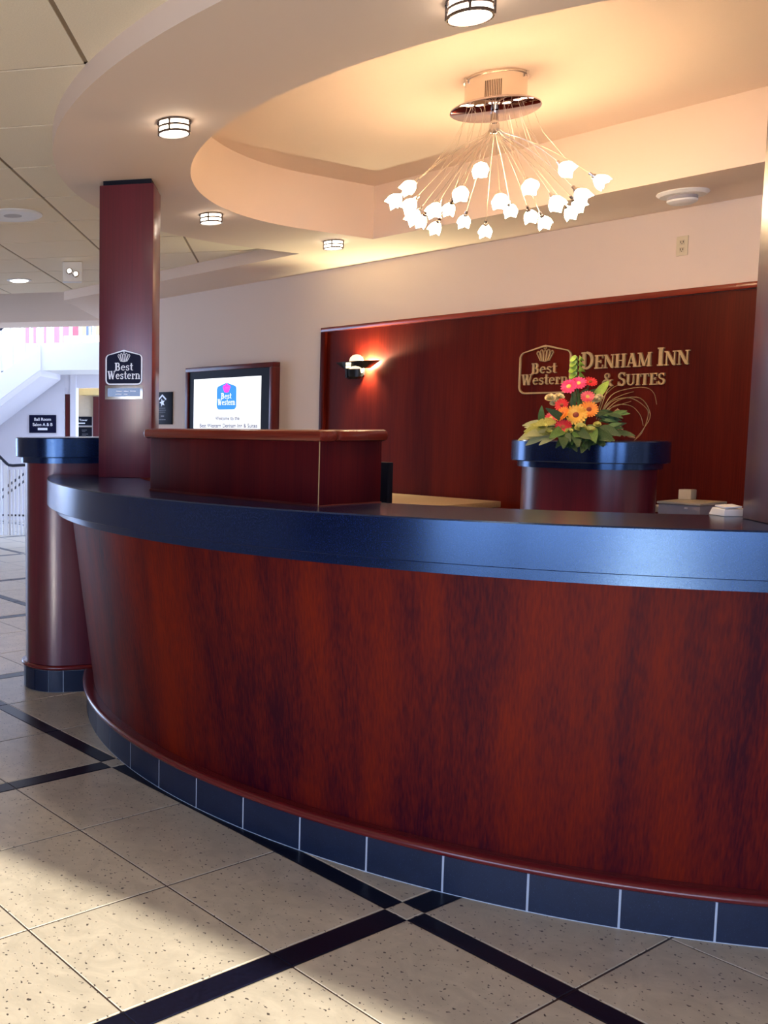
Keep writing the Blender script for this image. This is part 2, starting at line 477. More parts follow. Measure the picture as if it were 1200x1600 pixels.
def stroke_mb(mb, pts, wd, org, ux, uy, un, d0, d1):
    for (x0, y0), (x1, y1) in zip(pts, pts[1:]):
        d = Vector((x1 - x0, y1 - y0))
        if d.length < 1e-7: continue
        d.normalize(); n = Vector((-d.y, d.x)) * (wd / 2); e = d * (wd * .2)
        mb.fprism([(x0 - n.x - e.x, y0 - n.y - e.y), (x1 - n.x + e.x, y1 - n.y + e.y), (x1 + n.x + e.x, y1 + n.y + e.y), (x0 + n.x - e.x, y0 + n.y - e.y)], org, ux, uy, un, d0, d1)


def crown_mb(org, ux, uy, un, s, d0, d1, wd=0.05):
    """five outlined prongs fanning from a base with a small ring on the middle one; s = width"""
    mb = MB()
    for k in (-2, -1, 0, 1, 2):
        bx, tx = 0.5 + k * .11, 0.5 + k * .20; by, ty = 0.08 + .02 * abs(k), (0.62, .66, .58)[abs(k)]
        hw = .075
        pts = [(bx - hw * .5, by), (tx - hw, ty - .05), (tx - hw * .6, ty + .04), (tx, ty + .07), (tx + hw * .6, ty + .04), (tx + hw, ty - .05), (bx + hw * .5, by), (bx - hw * .5, by)]
        stroke_mb(mb, [(x * s, y * s) for x, y in pts], wd * s * .7, org, ux, uy, un, d0, d1 + (d1 - d0) * .03 * abs(k))
    ring = [((.5 + .06 * math.cos(a * PI / 5)) * s, (.80 + .06 * math.sin(a * PI / 5)) * s) for a in range(11)]
    stroke_mb(mb, ring, wd * s * .7, org, ux, uy, un, d0, d1)
    return mb


# ------------------------------------------------------------------ floor
P_ = 0.4665; SW = 0.074; GAP = 0.006
X0, Y0 = -1.696, 2.178                              # centre of the inlaid crossing nearest the lens
fl = MB(); fl.box((-22, -9, -0.30), (10, 24, -0.0018))


def floor_material():
    m, nt, b = new_mat('tiled_floor'); N = nt.nodes.new; L = nt.links.new
    g = N('ShaderNodeNewGeometry'); sx = N('ShaderNodeSeparateXYZ'); L(g.outputs['Position'], sx.inputs[0])

    def ax(sock, o):
        a = N('ShaderNodeMath'); a.operation = 'SUBTRACT'; L(sock, a.inputs[0]); a.inputs[1].default_value = o
        def pp(period):
            q = N('ShaderNodeMath'); q.operation = 'PINGPONG'; L(a.outputs[0], q.inputs[0]); q.inputs[1].default_value = period / 2; return q.outputs[0]
        s = N('ShaderNodeMath'); s.operation = 'LESS_THAN'; L(pp(3 * P_), s.inputs[0]); s.inputs[1].default_value = SW / 2
        j = N('ShaderNodeMath'); j.operation = 'LESS_THAN'; L(pp(P_), j.inputs[0]); j.inputs[1].default_value = GAP
        return s.outputs[0], j.outputs[0]
    s1, j1 = ax(sx.outputs[0], X0); s2, j2 = ax(sx.outputs[1], Y0)
    x = N('ShaderNodeMath'); x.operation = 'SUBTRACT'; L(s1, x.inputs[0]); L(s2, x.inputs[1])
    xa = N('ShaderNodeMath'); xa.operation = 'ABSOLUTE'; L(x.outputs[0], xa.inputs[0])
    j = N('ShaderNodeMath'); j.operation = 'MAXIMUM'; L(j1, j.inputs[0]); L(j2, j.inputs[1])
    m1 = N('ShaderNodeMix'); m1.data_type = 'RGBA'; L(j.outputs[0], m1.inputs[0]); m1.inputs[6].default_value = (0.61, 0.54, 0.42, 1); m1.inputs[7].default_value = (0.06, 0.04, 0.035, 1)
    m2 = N('ShaderNodeMix'); m2.data_type = 'RGBA'; L(xa.outputs[0], m2.inputs[0]); L(m1.outputs[2], m2.inputs[6]); m2.inputs[7].default_value = (0.007, 0.008, 0.016, 1)
    L(m2.outputs[2], b.inputs['Base Color']); b.inputs['Roughness'].default_value = 0.28
    return m


floor = struct('floor', fl, floor_material(), smooth=False)
GROUT_D = simple('dark_grout', (0.055, 0.04, 0.035), 0.85)


def in_view(x, y, mg):
    d = Vector((x, y, 0)) - E0
    f = Vector((-math.sin(YAW) * math.cos(PITCH), math.cos(YAW) * math.cos(PITCH), -math.sin(PITCH)))
    r = Vector((math.cos(YAW), math.sin(YAW), 0)); u = r.cross(f)
    z = d.dot(f)
    if z < 0.6: return None
    return CX + FPX * d.dot(r) / z, CY - FPX * d.dot(u) / z, z


def cells(o, lo, hi):
    out = []; k0 = int(math.floor((lo - o) / P_)) - 1; k1 = int(math.ceil((hi - o) / P_)) + 1
    for k in range(k0, k1):
        a = o + k * P_; b = a + P_
        if k % 3 == 0: out.append((a - SW / 2, a + SW / 2, True)); a += SW / 2
        if (k + 1) % 3 == 0: b -= SW / 2
        out.append((a, b, False))
    return out


tile_mesh = {}


def tile_me(wx, wy, mat, h=0.004):
    key = (round(wx, 3), round(wy, 3), mat.name)
    if key not in tile_mesh:
        me = bpy.data.meshes.new('tile'); c = 0.0012; a, b = wx / 2 - GAP / 2, wy / 2 - GAP / 2
        lo = [(-a, -b, -0.006), (a, -b, -0.006), (a, b, -0.006), (-a, b, -0.006)]
        mi = [(-a, -b, -c), (a, -b, -c), (a, b, -c), (-a, b, -c)]
        hi = [(-a + c, -b + c, 0), (a - c, -b + c, 0), (a - c, b - c, 0), (-a + c, b - c, 0)]
        fs = [(8, 9, 10, 11)] + [(i, (i + 1) % 4, 4 + (i + 1) % 4, 4 + i) for i in range(4)] + [(4 + i, 4 + (i + 1) % 4, 8 + (i + 1) % 4, 8 + i) for i in range(4)]
        me.from_pydata(lo + mi + hi, [], fs); me.materials.append(mat)
        tile_mesh[key] = me
    return tile_mesh[key]


DC = Vector((-2.61, 4.31)); RB, RT = 2.155, 2.34     # centre of the curved desk, plinth and worktop radius
counts = {'floor_tile': 0, 'black_strip': 0, 'inset_tile': 0}
for xa, xb, sxs in cells(X0, -9.5, 1.0):
    for ya, yb, sys_ in cells(Y0, 0.2, 6.5):
        cx, cy = (xa + xb) / 2, (ya + yb) / 2
        v = in_view(cx, cy, 0)
        if v is None: continue
        mg = 0.75 * FPX / v[2]
        if not (-mg < v[0] < 1200 + mg and 0 < v[1] < 1600 + mg) or v[2] > 9.5: continue
        if (Vector((cx, cy)) - DC).length < 1.75 or cy > 4.6: continue
        floor_l = floor.location
        if sxs and sys_: nm, mt = 'inset_tile', TILE
        elif sxs or sys_: nm, mt = 'black_strip', STRIP
        else: nm, mt = 'floor_tile', TILE
        o = shared(nm, tile_me(xb - xa, yb - ya, mt), floor, Matrix.Translation(Vector((cx, cy, 0)) - floor_l)); counts[nm] += 1

# ------------------------------------------------------------------ ceiling
ZS, ZA, ZR = 2.419, 2.50, 2.722                     # drywall soffit, acoustic grid, top of the recess
OC, OR_ = Vector((-2.12, 4.20)), 2.475
IC, IR = Vector((-2.27, 4.10)), 1.735
N_ = 72
outer = [Vector((OC.x - OR_, y)) for y in (4.66, 4.43)] + [OC + Vector((math.cos(PI + PI * i / N_), math.sin(PI + PI * i / N_))) * OR_ for i in range(N_ + 1)] + [Vector((OC.x + OR_, y)) for y in (4.43, 4.66)]
inner = [Vector((IC.x - IR, y)) for y in (4.66, 4.38)] + [IC + Vector((math.cos(PI + PI * i / N_), math.sin(PI + PI * i / N_))) * IR for i in range(N_ + 1)] + [Vector((IC.x + IR, y)) for y in (4.38, 4.66)]
cm = MB(); n = len(outer)
vs = [(p.x, p.y, ZA + .02) for p in outer] + [(p.x, p.y, ZS) for p in outer] + [(p.x, p.y, ZS) for p in inner] + [(p.x, p.y, ZR) for p in inner]
fs = []
for a in range(3):
    for i in range(n - 1): fs.append((a * n + i, a * n + i + 1, (a + 1) * n + i + 1, (a + 1) * n + i))
cm.add(vs, fs)
# flat strip along the desk wall, with the back face of the recess
xl, xr, xe = -7.42, 6.0, -7.75
il, ir = IC.x - IR, IC.x + IR
cm.add([(xl, 4.66, ZS), (il, 4.66, ZS), (ir, 4.66, ZS), (xr, 4.66, ZS), (xr, 5.32, ZS), (ir, 5.32, ZS), (il, 5.32, ZS), (xe, 5.32, ZS), (xl, 4.66, ZA + .02), (OC.x - OR_, 4.66, ZS), (OC.x - OR_, 4.66, ZA + .02), (il, 4.66, ZR), (ir, 4.66, ZR), (OC.x + OR_, 4.66, ZS), (OC.x + OR_, 4.66, ZA + .02), (xr, 4.66, ZA + .02)],
       [(7, 0, 9, 1, 6), (6, 1, 2, 5), (5, 2, 13, 3, 4), (0, 8, 10, 9), (1, 11, 12, 2), (13, 14, 15, 3)])
cm.add([(p.x, p.y, ZR) for p in inner], [tuple(range(n))])
ceiling = struct('ceiling', cm, DRYWALL, loc=(0, 0, ZS), angle=25)

# border that turns at 45 degrees beyond the tiled field, then the edge of the atrium
A45 = Vector((-0.70711, 0.70711)); B45 = Vector((0.70711, 0.70711))
c0 = Vector((xl, 4.66)); c1 = c0 + A45 * 1.72; c2 = c1 - B45 * 6.0
w_ = 0.62
bo = MB()
bo.prism([c0, Vector((xe, 5.32)), c1 + (Vector((xe, 5.32)) - c0) + A45 * 0.5, c1 + A45 * w_ - B45 * 0.0, c1], ZS, ZA + .02)
struct('trim_1', bo, DRYWALL, smooth=False)
bo = MB(); bo.prism([c1, c1 + A45 * w_, c2 + A45 * w_, c2], ZS, ZA + .6)
struct('trim_2', bo, DRYWALL, smooth=False)


def clip(poly, p, nrm):
    out = []
    for i in range(len(poly)):
        a, b = poly[i], poly[(i + 1) % len(poly)]; da, db = (a - p).dot(nrm), (b - p).dot(nrm)
        if da >= 0: out.append(a)
        if da * db < 0: out.append(a + (b - a) * (da / (da - db)))
    return out


# acoustic field: 600 mm lay-in tiles set diagonally; every tile its own piece
Q = 0.845; SU, SV = -0.93, 4.537                     # x+y and y-x of the grid lines
MC, MR = (OC + IC) / 2, (OR_ + IR) / 2
gridm = MB(); ntile = 0; bars = set()
for i in range(-4, 14):
    for j in range(-9, 9):
        u0, u1 = SU - Q * (i + 1), SU - Q * i; v0, v1 = SV + Q * j, SV + Q * (j + 1)
        g = 0.011
        poly = [Vector(((u - v_) / 2, (u + v_) / 2)) for u, v_ in ((u0 + g, v0 + g), (u1 - g, v0 + g), (u1 - g, v1 - g), (u0 + g, v1 - g))]
        full = [Vector(((u - v_) / 2, (u + v_) / 2)) for u, v_ in ((u0, v0), (u1, v0), (u1, v1), (u0, v1))]
        ctr = sum(poly, Vector((0, 0))) / 4
        if (ctr - A45 * 0).dot(A45) > (c1 + A45 * 0.3).dot(A45): continue
        if ctr.dot(B45) < -7.5 or ctr.y < -4: continue
        rad = ctr - MC
        if ctr.y < 4.25:
            nrm = rad.normalized(); pp = MC + nrm * MR
        else:
            nrm = Vector((-1, 0)) if rad.x < 0 else Vector((1, 0)); pp = Vector((MC.x - MR, 4.4)) if rad.x < 0 else Vector((MC.x + MR, 4.4))
        # the part of the tile that lies outside the drywall ring (its cut edge is hidden above the ring)
        if ctr.y < 4.25:
            q = clip(poly, pp, nrm); qf = clip(full, pp, nrm)
        else:
            q = clip(poly, pp, nrm); qf = clip(full, pp, nrm)
        q = clip(q, Vector((0, 5.0)), Vector((0, -1))) if q else q
        qf = clip(qf, Vector((0, 5.0)), Vector((0, -1))) if qf else qf
        q = clip(q, c1 + A45 * 0.3, -A45) if q else q
        q = clip(q, c0 + B45 * 0.3, -B45) if (q and ctr.x < xl + .3) else q
        if not q or len(q) < 3: continue
        vv = in_view(ctr.x, ctr.y, 0)
        dz = E0 - Vector((ctr.x, ctr.y, ZA))
        t = MB(); t.prism(q, ZA - 0.004, ZA + 0.012)
        f_ = Vector((-math.sin(YAW), math.cos(YAW), 0)); r_ = Vector((math.cos(YAW), math.sin(YAW), 0)); c3 = Vector((ctr.x, ctr.y, 0))
        zd = c3.dot(f_); ok = zd > 0.9 and -0.45 < (c3.dot(r_)) / zd < 1.15
        if ok:
            obj('ceiling_tile', t, ACT, ceiling, smooth=False); ntile += 1
        else:
            gridm.add(t.v, t.f)
        # T-bars of this cell
        for a, b in ((qf[k], qf[(k + 1) % len(qf)]) for k in range(len(qf))):
            e = b - a
            if e.length < 0.05: continue
            d = e.normalized()
            if min(abs(d.dot(A45)), abs(d.dot(B45))) > 0.02: continue
            mk = (round((a.x + b.x) / 2, 2), round((a.y + b.y) / 2, 2))
            if any((mk[0] + i_ / 100, mk[1] + j_ / 100) in bars for i_ in (-1, 0, 1) for j_ in (-1, 0, 1)) or any(abs(mk[0] - q_[0]) < .015 and abs(mk[1] - q_[1]) < .015 for q_ in bars): continue
            bars.add(mk)
            nn = Vector((-d.y, d.x)) * 0.0105
            gridm.prism([a - nn, b - nn, b + nn, a + nn], ZA + 0.0005, ZA + 0.006)
gr = obj('ceiling_grid', gridm, GRID, ceiling, smooth=False); gr['kind'] = 'stuff'

# plain slab above everything, so that no daylight leaks in
sl = MB()
far_line = c1 + A45 * w_
sl.prism([Vector((6.6, 5.6)), Vector((-8.1, 5.6)), Vector((-9.75, 7.2)), far_line + B45 * 0.4, far_line - B45 * 7.0, front(-9.0).to_2d(), front(7.0).to_2d()], 2.98, 3.10)
struct('trim_3', sl, WHITEP, smooth=False)

# ------------------------------------------------------------------ walls
WY = 5.316
wb = MB(); wb.box((-7.75, WY, 0), (6.6, WY + 0.2, 2.99)); struct('wall_back', wb, WALLP, smooth=False)
p0 = Vector((-7.75, WY)); p1 = p0 + A45 * 2.35; nb = B45 * 0.2
wl = MB(); wl.prism([p0, p0 + nb, p1 + nb, p1], 0, 2.99); struct('wall_left', wl, WALLP, smooth=False)
q0, q1 = front(-4.6).to_2d(), front(-4.6).to_2d() + A45 * 8.2
we = MB(); we.prism([q0, q1, q1 - B45 * .2, q0 - B45 * .2], 0, 2.99); struct('wall_blocker', we, WALLP, smooth=False)  # unseen wall added to keep atrium sky out of the worktop's reflection
wr = MB(); e = front(7.0); wr.prism([Vector((6.4, WY + .2)), Vector((6.6, WY + .2)), Vector((e.x + .2, e.y)), Vector((e.x, e.y))], 0, 2.99); struct('wall_right', wr, WALLP, smooth=False)


# glazed street front behind the lens: piers, sill, head, mullions
def fquad(mb, t0, t1, z0, z1, s0=FS, s1=FS + 0.16):
    mb.prism([front(t0, s0).to_2d(), front(t1, s0).to_2d(), front(t1, s1).to_2d(), front(t0, s1).to_2d()], z0, z1)


HEAD = 2.38
wf = MB()
fquad(wf, -4.8, 7.2, HEAD, 2.99)
fquad(wf, -4.8, -1.5, 0, HEAD); fquad(wf, 6.2, 7.2, 0, HEAD)
fquad(wf, -1.5, 6.2, 0, 0.10)
struct('wall_front', wf, CHERRY_WALL, smooth=False)  # unseen side in dark wood, chosen to darken what the worktop reflects
for k, (ta, tb) in enumerate(((-1.5, .15), (.15, 2.95), (2.95, 6.2))):
    fr = MB()
    for tt in ((ta + .03, tb - .03) if k < 2 else (ta + .03, (ta + tb) / 2, tb - .03)): fquad(fr, tt - .03, tt + .03, 0.10, HEAD, FS + .04, FS + .11)
    fquad(fr, ta, tb, 0.10, 0.16, FS + .04, FS + .11); fquad(fr, ta, tb, HEAD - .06, HEAD, FS + .04, FS + .11)
    struct('window_%d' % (k + 1), fr, BLACKP, smooth=False)
og = MB(); og.prism([front(-25, FS + .2).to_2d(), front(25, FS + .2).to_2d(), front(25, FS + 40).to_2d(), front(-25, FS + 40).to_2d()], -0.3, -0.02)
struct('trim_4', og, simple('bounce_ground', (0.74, 0.76, 0.78), 0.9, var=0.06, scale=3), smooth=False)  # unseen ground, made pale to bounce more daylight up to the ceiling

# ------------------------------------------------------------------ reception desk
ZT = 1.095; ZB = 0.977
desk = thing('reception_desk', 'curved cherry wood reception desk with a thick black worktop and blue tiled plinth', 'reception desk', (DC.x, DC.y - 2.0, 0))
a0, a1 = math.radians(180), math.radians(360)
a0, a1 = math.radians(232), math.radians(346)
m = MB(); m.arc(DC, [(1.92, ZT), (1.92, ZB), (RT - 0.002, ZB), (RT, ZB + .002), (RT, ZT - 0.004), (RT - 0.004, ZT)], a0, a1, 128)
obj('worktop', m, BLACK, desk, angle=25)
m = MB(); m.arc(DC, [(1.95, ZB), (1.95, 0.945), (2.30, 0.945), (2.30, ZB)], a0, a1, 128)
obj('worktop_lip', m, BLACK, desk)
m = MB(); m.arc(DC, [(1.98, 0.944), (1.98, 0.14), (2.122, 0.14), (2.228, 0.944)], a0, a1, 128)
obj('front_panel', m, CHERRY, desk)
m = MB()
prof = [(2.10, 0.112)] + [(2.156 + 0.019 * math.cos(a), 0.126 + 0.014 * math.sin(a)) for a in [(-90 + 30 * i) * PI / 180 for i in range(7)]] + [(2.10, 0.140)]
m.arc(DC, prof, a0, a1, 128); obj('base_moulding', m, MOULD, desk, angle=60)
m = MB(); m.arc(DC, [(2.0, 0.112), (2.0, 0.0), (RB - 0.0015, 0.0), (RB - 0.0015, 0.112)], a0, a1, 128)
part_label(obj('plinth', m, GROUT_L, desk), 'pale grouted plinth behind the blue tiles')
# plinth tiles, 223 mm long
B690 = hit(690, 1396, (0, 0, 0), (0, 0, 1)); ang690 = math.atan2(B690.y - DC.y, B690.x - DC.x)
st = 0.2215 / RB; gp = 0.006 / RB
k = -20
while k < 25:
    a = ang690 + k * st; b = a + st; k += 1
    a_, b_ = (a + 2 * PI) % (2 * PI), (b + 2 * PI) % (2 * PI)
    if a_ < a0 or b_ > a1 or b_ < a_: continue
    m = MB(); m.arc(DC, [(RB - 0.008, 0.109), (RB - 0.008, 0.003), (RB, 0.003), (RB, 0.109)], a_ + gp / 2, b_ - gp / 2, 5)
    obj('plinth_tile', m, BLUET, desk)

# raised ledge box on the worktop
bx0, bx1, by0, by1 = -2.895, -2.065, 2.195, 2.47
lz1 = hit(517, 690, (bx1, by0, 0), (0, 1, 0)).z
ledge = thing('transaction_ledge', 'raised cherry wood ledge box with rounded rail standing on the black worktop', 'ledge', (bx0, by0, ZT))
m = MB(); m.box((bx0, by0, ZT), (bx1, by1, lz1)); obj('box', m, LEDGE, ledge, bevel=0.002)
ov = 0.022


def rail(mb, a, b, horiz):
    h = 0.040; r = 0.014
    return mb


zr0, zr1 = lz1 - 0.002, lz1 + 0.034
m = MB(); m.box((bx0 - ov, by0 - ov, zr0), (bx1 + ov, by0 + 0.06, zr1)); obj('front_rail', m, CHERRY_X, ledge, bevel=0.014)
m = MB(); m.box((bx1 - 0.06, by0 + 0.0605, zr0), (bx1 + ov, by1 + 0.01, zr1)); obj('end_rail', m, CHERRY_Y, ledge, bevel=0.0135)
m = MB(); m.box((bx0 - ov, by0 + 0.06, zr0 + .002), (bx1 - 0.0605, by1 + 0.005, zr1 - .003)); obj('ledge_top', m, CHERRY_X, ledge, bevel=0.003)
for a, b in (((bx0, by0 - .004), (bx1, by0)), ):
    m = MB(); m.box((a[0], a[1], ZT), (b[0], b[1], ZT + .006)); obj('foot_bead', m, CHERRY_DARK, ledge)
m = MB(); m.box((bx1, by0, ZT), (bx1 + .004, by1, ZT + .004)); part_label(obj('foot_bead', m, CHERRY_Y, ledge), 'lighter bead at the foot of the box end')
m = MB(); m.box((bx1 - .001, by0 - .0012, ZT), (bx1 + .0012, by0 + .001, zr0)); part_label(obj('corner_edge', m, GOLD, ledge), 'thin pale strip along the box corner')


# ------------------------------------------------------------------ pillars
def pillar(cx, cy, side, label):
    t = thing('pillar', label, 'pillar', (cx, cy, ZT), 'square cherry pillars by the desk')
    h = side / 2; o = Vector((cx, cy, 0)); ux = Vector((.70711, .70711, 0)); uy = Vector((-.70711, .70711, 0)); uz = Vector((0, 0, 1))
    m = MB(); m.fbox(o, ux, uy, uz, (-h, -h, ZT + .0004), (h, h, ZS - 0.022)); obj('shaft', m, PILLARW, t, bevel=0.003)
    m = MB(); m.fbox(o, ux, uy, uz, (-h + .015, -h + .012, ZS - 0.022), (h - .012, h - .015, ZS - 0.0005)); part_label(obj('cap', m, BLACKP, t), 'black recessed cap under the ceiling')
    return t


PS = 0.243
PLC = Vector((-3.706, 2.514 + PS * .70711))
pillar(PLC.x, PLC.y, PS, 'square cherry wood pillar carrying the hotel badge, left of the ledge box')
pillar(-1.042, 2.86, PS, 'square cherry wood pillar without a badge, at the right edge behind the worktop')


# ------------------------------------------------------------------ hotel badge on the left pillar
fo = Vector((-3.706, 2.514, 0)); fux = Vector((.70711, .70711, 0)); fun = Vector((.70711, -.70711, 0)); UZ = Vector((0, 0, 1))


def on_face(px, py):
    p = hit(px, py, fo, fun); return (p - fo).dot(fux), p.z


x0, zb = on_face(165.5, 577); x1, _ = on_face(223, 577); _, ztop = on_face(193, 547); _, zbot = on_face(193, 601.5)
org = fo + fux * x0 + UZ * zbot + fun * 0.0015
sw_, sh_ = x1 - x0, ztop - zbot
bd = thing('hotel_badge', 'navy house-shaped hotel badge with silver rim and crown on the left pillar', 'sign', org)
m = MB(); m.fprism(shield(sw_, sh_), org, fux, UZ, fun, 0, 0.008); obj('face', m, NAVY, bd, angle=30)
obj('rim', ring_mb(shield(sw_, sh_), shield(sw_, sh_, sw_ * .035), org, fux, UZ, fun, 0.0085, 0.0105), SILVER, bd, angle=30)
obj('crown', crown_mb(org + fux * sw_ * .33 + UZ * sh_ * .635, fux, UZ, fun, sw_ * .34, 0.0085, 0.0095, .06), SILVER, bd, smooth=False)
serif_text('Best', org + fux * sw_ * .25 + UZ * sh_ * .41, fux, UZ, fun, sh_ * .225, sw_ * .50, .001, SILVER, bd, base=.0085)
serif_text('Western', org + fux * sw_ * .055 + UZ * sh_ * .165, fux, UZ, fun, sh_ * .235, sw_ * .89, .001, SILVER, bd, base=.0085)

x0, _ = on_face(164.5, 610); x1, _ = on_face(223.5, 610); _, z1 = on_face(193, 602.2); _, z0 = on_face(193, 624)
org = fo + fux * x0 + UZ * z0 + fun * 0.0015; pw, ph = x1 - x0, z1 - z0
pq = thing('ownership_plate', 'small reflective silver plate with a dark window below the hotel badge', 'sign', org)
m = MB(); m.fbox(org, fux, UZ, fun, (0, 0, 0), (pw, ph, 0.006)); obj('plate', m, STEEL, pq, bevel=.001)
m = MB(); m.fbox(org, fux, UZ, fun, (pw * .075, ph * .2, 0.006), (pw * .93, ph * .80, 0.007)); obj('window', m, simple('glossy_navy_window', (.012, .016, .05), .05, coat=1.0), pq)
m = MB()
for a, b, c in ((.30, .46, .55), (.50, .62, .55), (.66, .82, .55), (.28, .44, .33), (.50, .60, .33)):
    m.fbox(org, fux, UZ, fun, (pw * a, ph * c, .007), (pw * b, ph * (c + .06), .0074))
obj('print', m, SILVER, pq)['kind'] = 'stuff'

# ------------------------------------------------------------------ bar-height pier behind the left end of the desk


def stadium(c, ax, ln, r, n=20):
    """rounded slab outline: nose at c, axis ax, straight length ln"""
    ax = Vector(ax).normalized(); nx = Vector((ax.y, -ax.x)); out = []
    for i in range(n + 1):
        a = PI * i / n; out.append(c + nx * (r * math.cos(a)) - ax * (r * math.sin(a)))
    e = c + ax * ln
    for i in range(n + 1):
        a = PI * i / n; out.append(e - nx * (r * math.cos(a)) + ax * (r * math.sin(a)))
    return out


def pier(name, label, c, ax, ln, r, ztop, zthick, ov, lip, cat, tiles=True):
    t = thing(name, label, cat, (c[0], c[1], 0)); c = Vector(c)
    m = MB(); m.prism(stadium(c, ax, ln, r), 0.137, ztop - zthick - .028); obj('body', m, PILLARW, t, angle=40)
    m = MB()
    rings = [[Vector((p.x, p.y, z)) for p in stadium(c, ax, ln, r + ov + o)] for o, z in ((-.003, ztop - zthick), (0, ztop - zthick + .004), (0, ztop - .005), (-.004, ztop))]
    m.loft(rings); obj('top_slab', m, BLACK, t, angle=25)
    m = MB(); m.prism(stadium(c, ax, ln, r + lip), ztop - zthick - .028, ztop - zthick - .0002); obj('under_lip', m, BLACK, t, angle=40)
    m = MB(); rings = [[Vector((p.x, p.y, z)) for p in stadium(c, ax, ln, r + o)] for o, z in ((-.01, .112), (.010, .112), (.021, .119), (.024, .126), (.021, .133), (.010, .137), (-.01, .137))]
    m.loft(rings); obj('base_moulding', m, MOULD, t, angle=60)
    m = MB(); m.prism(stadium(c, ax, ln, r + .001), 0, .1119); part_label(obj('plinth', m, GROUT_L, t, angle=40), 'pale grouted plinth behind the blue tiles')
    if tiles:
        axv = Vector(ax).normalized(); nx = Vector((axv.y, -axv.x)); R1, R2 = r + .0012, r + .010; nseg = 7
        for k in range(nseg):
            aa, bb = PI * k / nseg + .012, PI * (k + 1) / nseg - .012
            ring = []
            for i in range(5):
                a = aa + (bb - aa) * i / 4; d = nx * math.cos(a) - axv * math.sin(a); p, q = c + d * R1, c + d * R2
                ring.append([Vector((p.x, p.y, .003)), Vector((q.x, q.y, .003)), Vector((q.x, q.y, .109)), Vector((p.x, p.y, .109))])
            mm = MB(); mm.loft(ring); obj('plinth_tile', mm, BLUET, t)
        for sd in (1, -1):
            pos = 0.004
            while pos < ln - .02:
                e = min(pos + .2, ln); a = c + axv * pos; b = c + axv * (e - .004); q = [a + nx * sd * R1, b + nx * sd * R1, b + nx * sd * R2, a + nx * sd * R2]
                mm = MB(); mm.prism(q, .003, .109); obj('plinth_tile', mm, BLUET, t, smooth=False); pos = e
    return t


pier('ledge_pier', 'round-nosed cherry wood pier with black slab top at the left end of the desk', (-4.216, 2.604), (.36, .93), 0.34, 0.160, 1.272, 0.098, 0.050, 0.022, 'pier')
pier('flower_pedestal', 'round-nosed cherry wood pedestal with black slab top below the flowers', (-2.715, 4.58), (1, 0), 0.20, 0.198, 1.262, 0.10, 0.05, 0.022, 'pedestal', tiles=False)

# ------------------------------------------------------------------ wood panelled wall behind the desk, sconce, raised lettering
pn = thing('wall_panel', 'large framed cherry wood panel covering the wall behind the desk', 'wall panel', (-2.3, WY, 0))
PX0, PX1, PZ = -4.98, 0.38, 2.013
m = MB(); m.box((PX0 + .044, WY - .016, 0), (PX1 - .044, WY - .0005, PZ - .032)); obj('board', m, CHERRY_WALL, pn)
m = MB(); m.box((PX0, WY - .040, PZ - .030), (PX1, WY - .0005, PZ)); obj('top_rail', m, CHERRY_X, pn, bevel=.003)
for xa in (PX0, PX1 - .042):
    m = MB(); m.box((xa, WY - .040, 0), (xa + .042, WY - .0005, PZ - .0305)); obj('side_stile', m, CHERRY_WALL, pn, bevel=.003)

UX = Vector((1, 0, 0)); UN = Vector((0, -1, 0)); PY = WY - .0165


def on_wall(px, py, y=PY):
    p = hit(px, py, (0, y, 0), (0, 1, 0)); return p.x, p.z


# name letters
nm = thing('hotel_name_lettering', 'raised brass serif hotel name DENHAM INN & SUITES right of the wall crest', 'sign', (-2.8, PY, 1.54))
xa, za = on_wall(909, 578.5); xb, zb = on_wall(1079, 569)
serif_text('DENHAM INN', Vector((xa, PY, 1.636)), UX, UZ, UN, 0.073, xb - xa, .012, GOLD, nm, big=1.27, base=.002)
xa, _ = on_wall(942, 605); xb, _ = on_wall(1041, 602)
serif_text('& SUITES', Vector((xa, PY, 1.540)), UX, UZ, UN, 0.060, xb - xa, .012, GOLD, nm, big=1.18, base=.002)
# crest
xa, _ = on_wall(813, 570); xb, _ = on_wall(894, 570); _, zt_ = on_wall(853, 539); _, zb_ = on_wall(853, 615)
org = Vector((xa, PY - .002, zb_)); sw_, sh_ = xb - xa, zt_ - zb_
cr = thing('wall_crest', 'raised brass outlined hotel crest with crown on the wood panel', 'sign', org)
obj('outline', ring_mb(shield(sw_, sh_), shield(sw_, sh_, sw_ * .03), org, UX, UZ, UN, 0, .010), GOLD, cr, angle=30)
obj('crown', crown_mb(org + UX * sw_ * .33 + UZ * sh_ * .635, UX, UZ, UN, sw_ * .33, 0, .008, .055), GOLD, cr, smooth=False)
serif_text('Best', org + UX * sw_ * .245 + UZ * sh_ * .415, UX, UZ, UN, sh_ * .22, sw_ * .49, .010, GOLD, cr)
serif_text('Western', org + UX * sw_ * .055 + UZ * sh_ * .185, UX, UZ, UN, sh_ * .225, sw_ * .90, .010, GOLD, cr)

# sconce
sx_, sz_ = -4.640, 1.735
sc_ = thing('wall_sconce', 'dark winged wall sconce glowing orange at the left end of the wood panel', 'wall lamp', (sx_, PY, sz_ - .09))
m = MB(); m.box((sx_ - .05, PY - .02, sz_ - .07), (sx_ + .05, PY - .0003, sz_ + .03)); obj('back_plate', m, DARKM, sc_, bevel=.003)


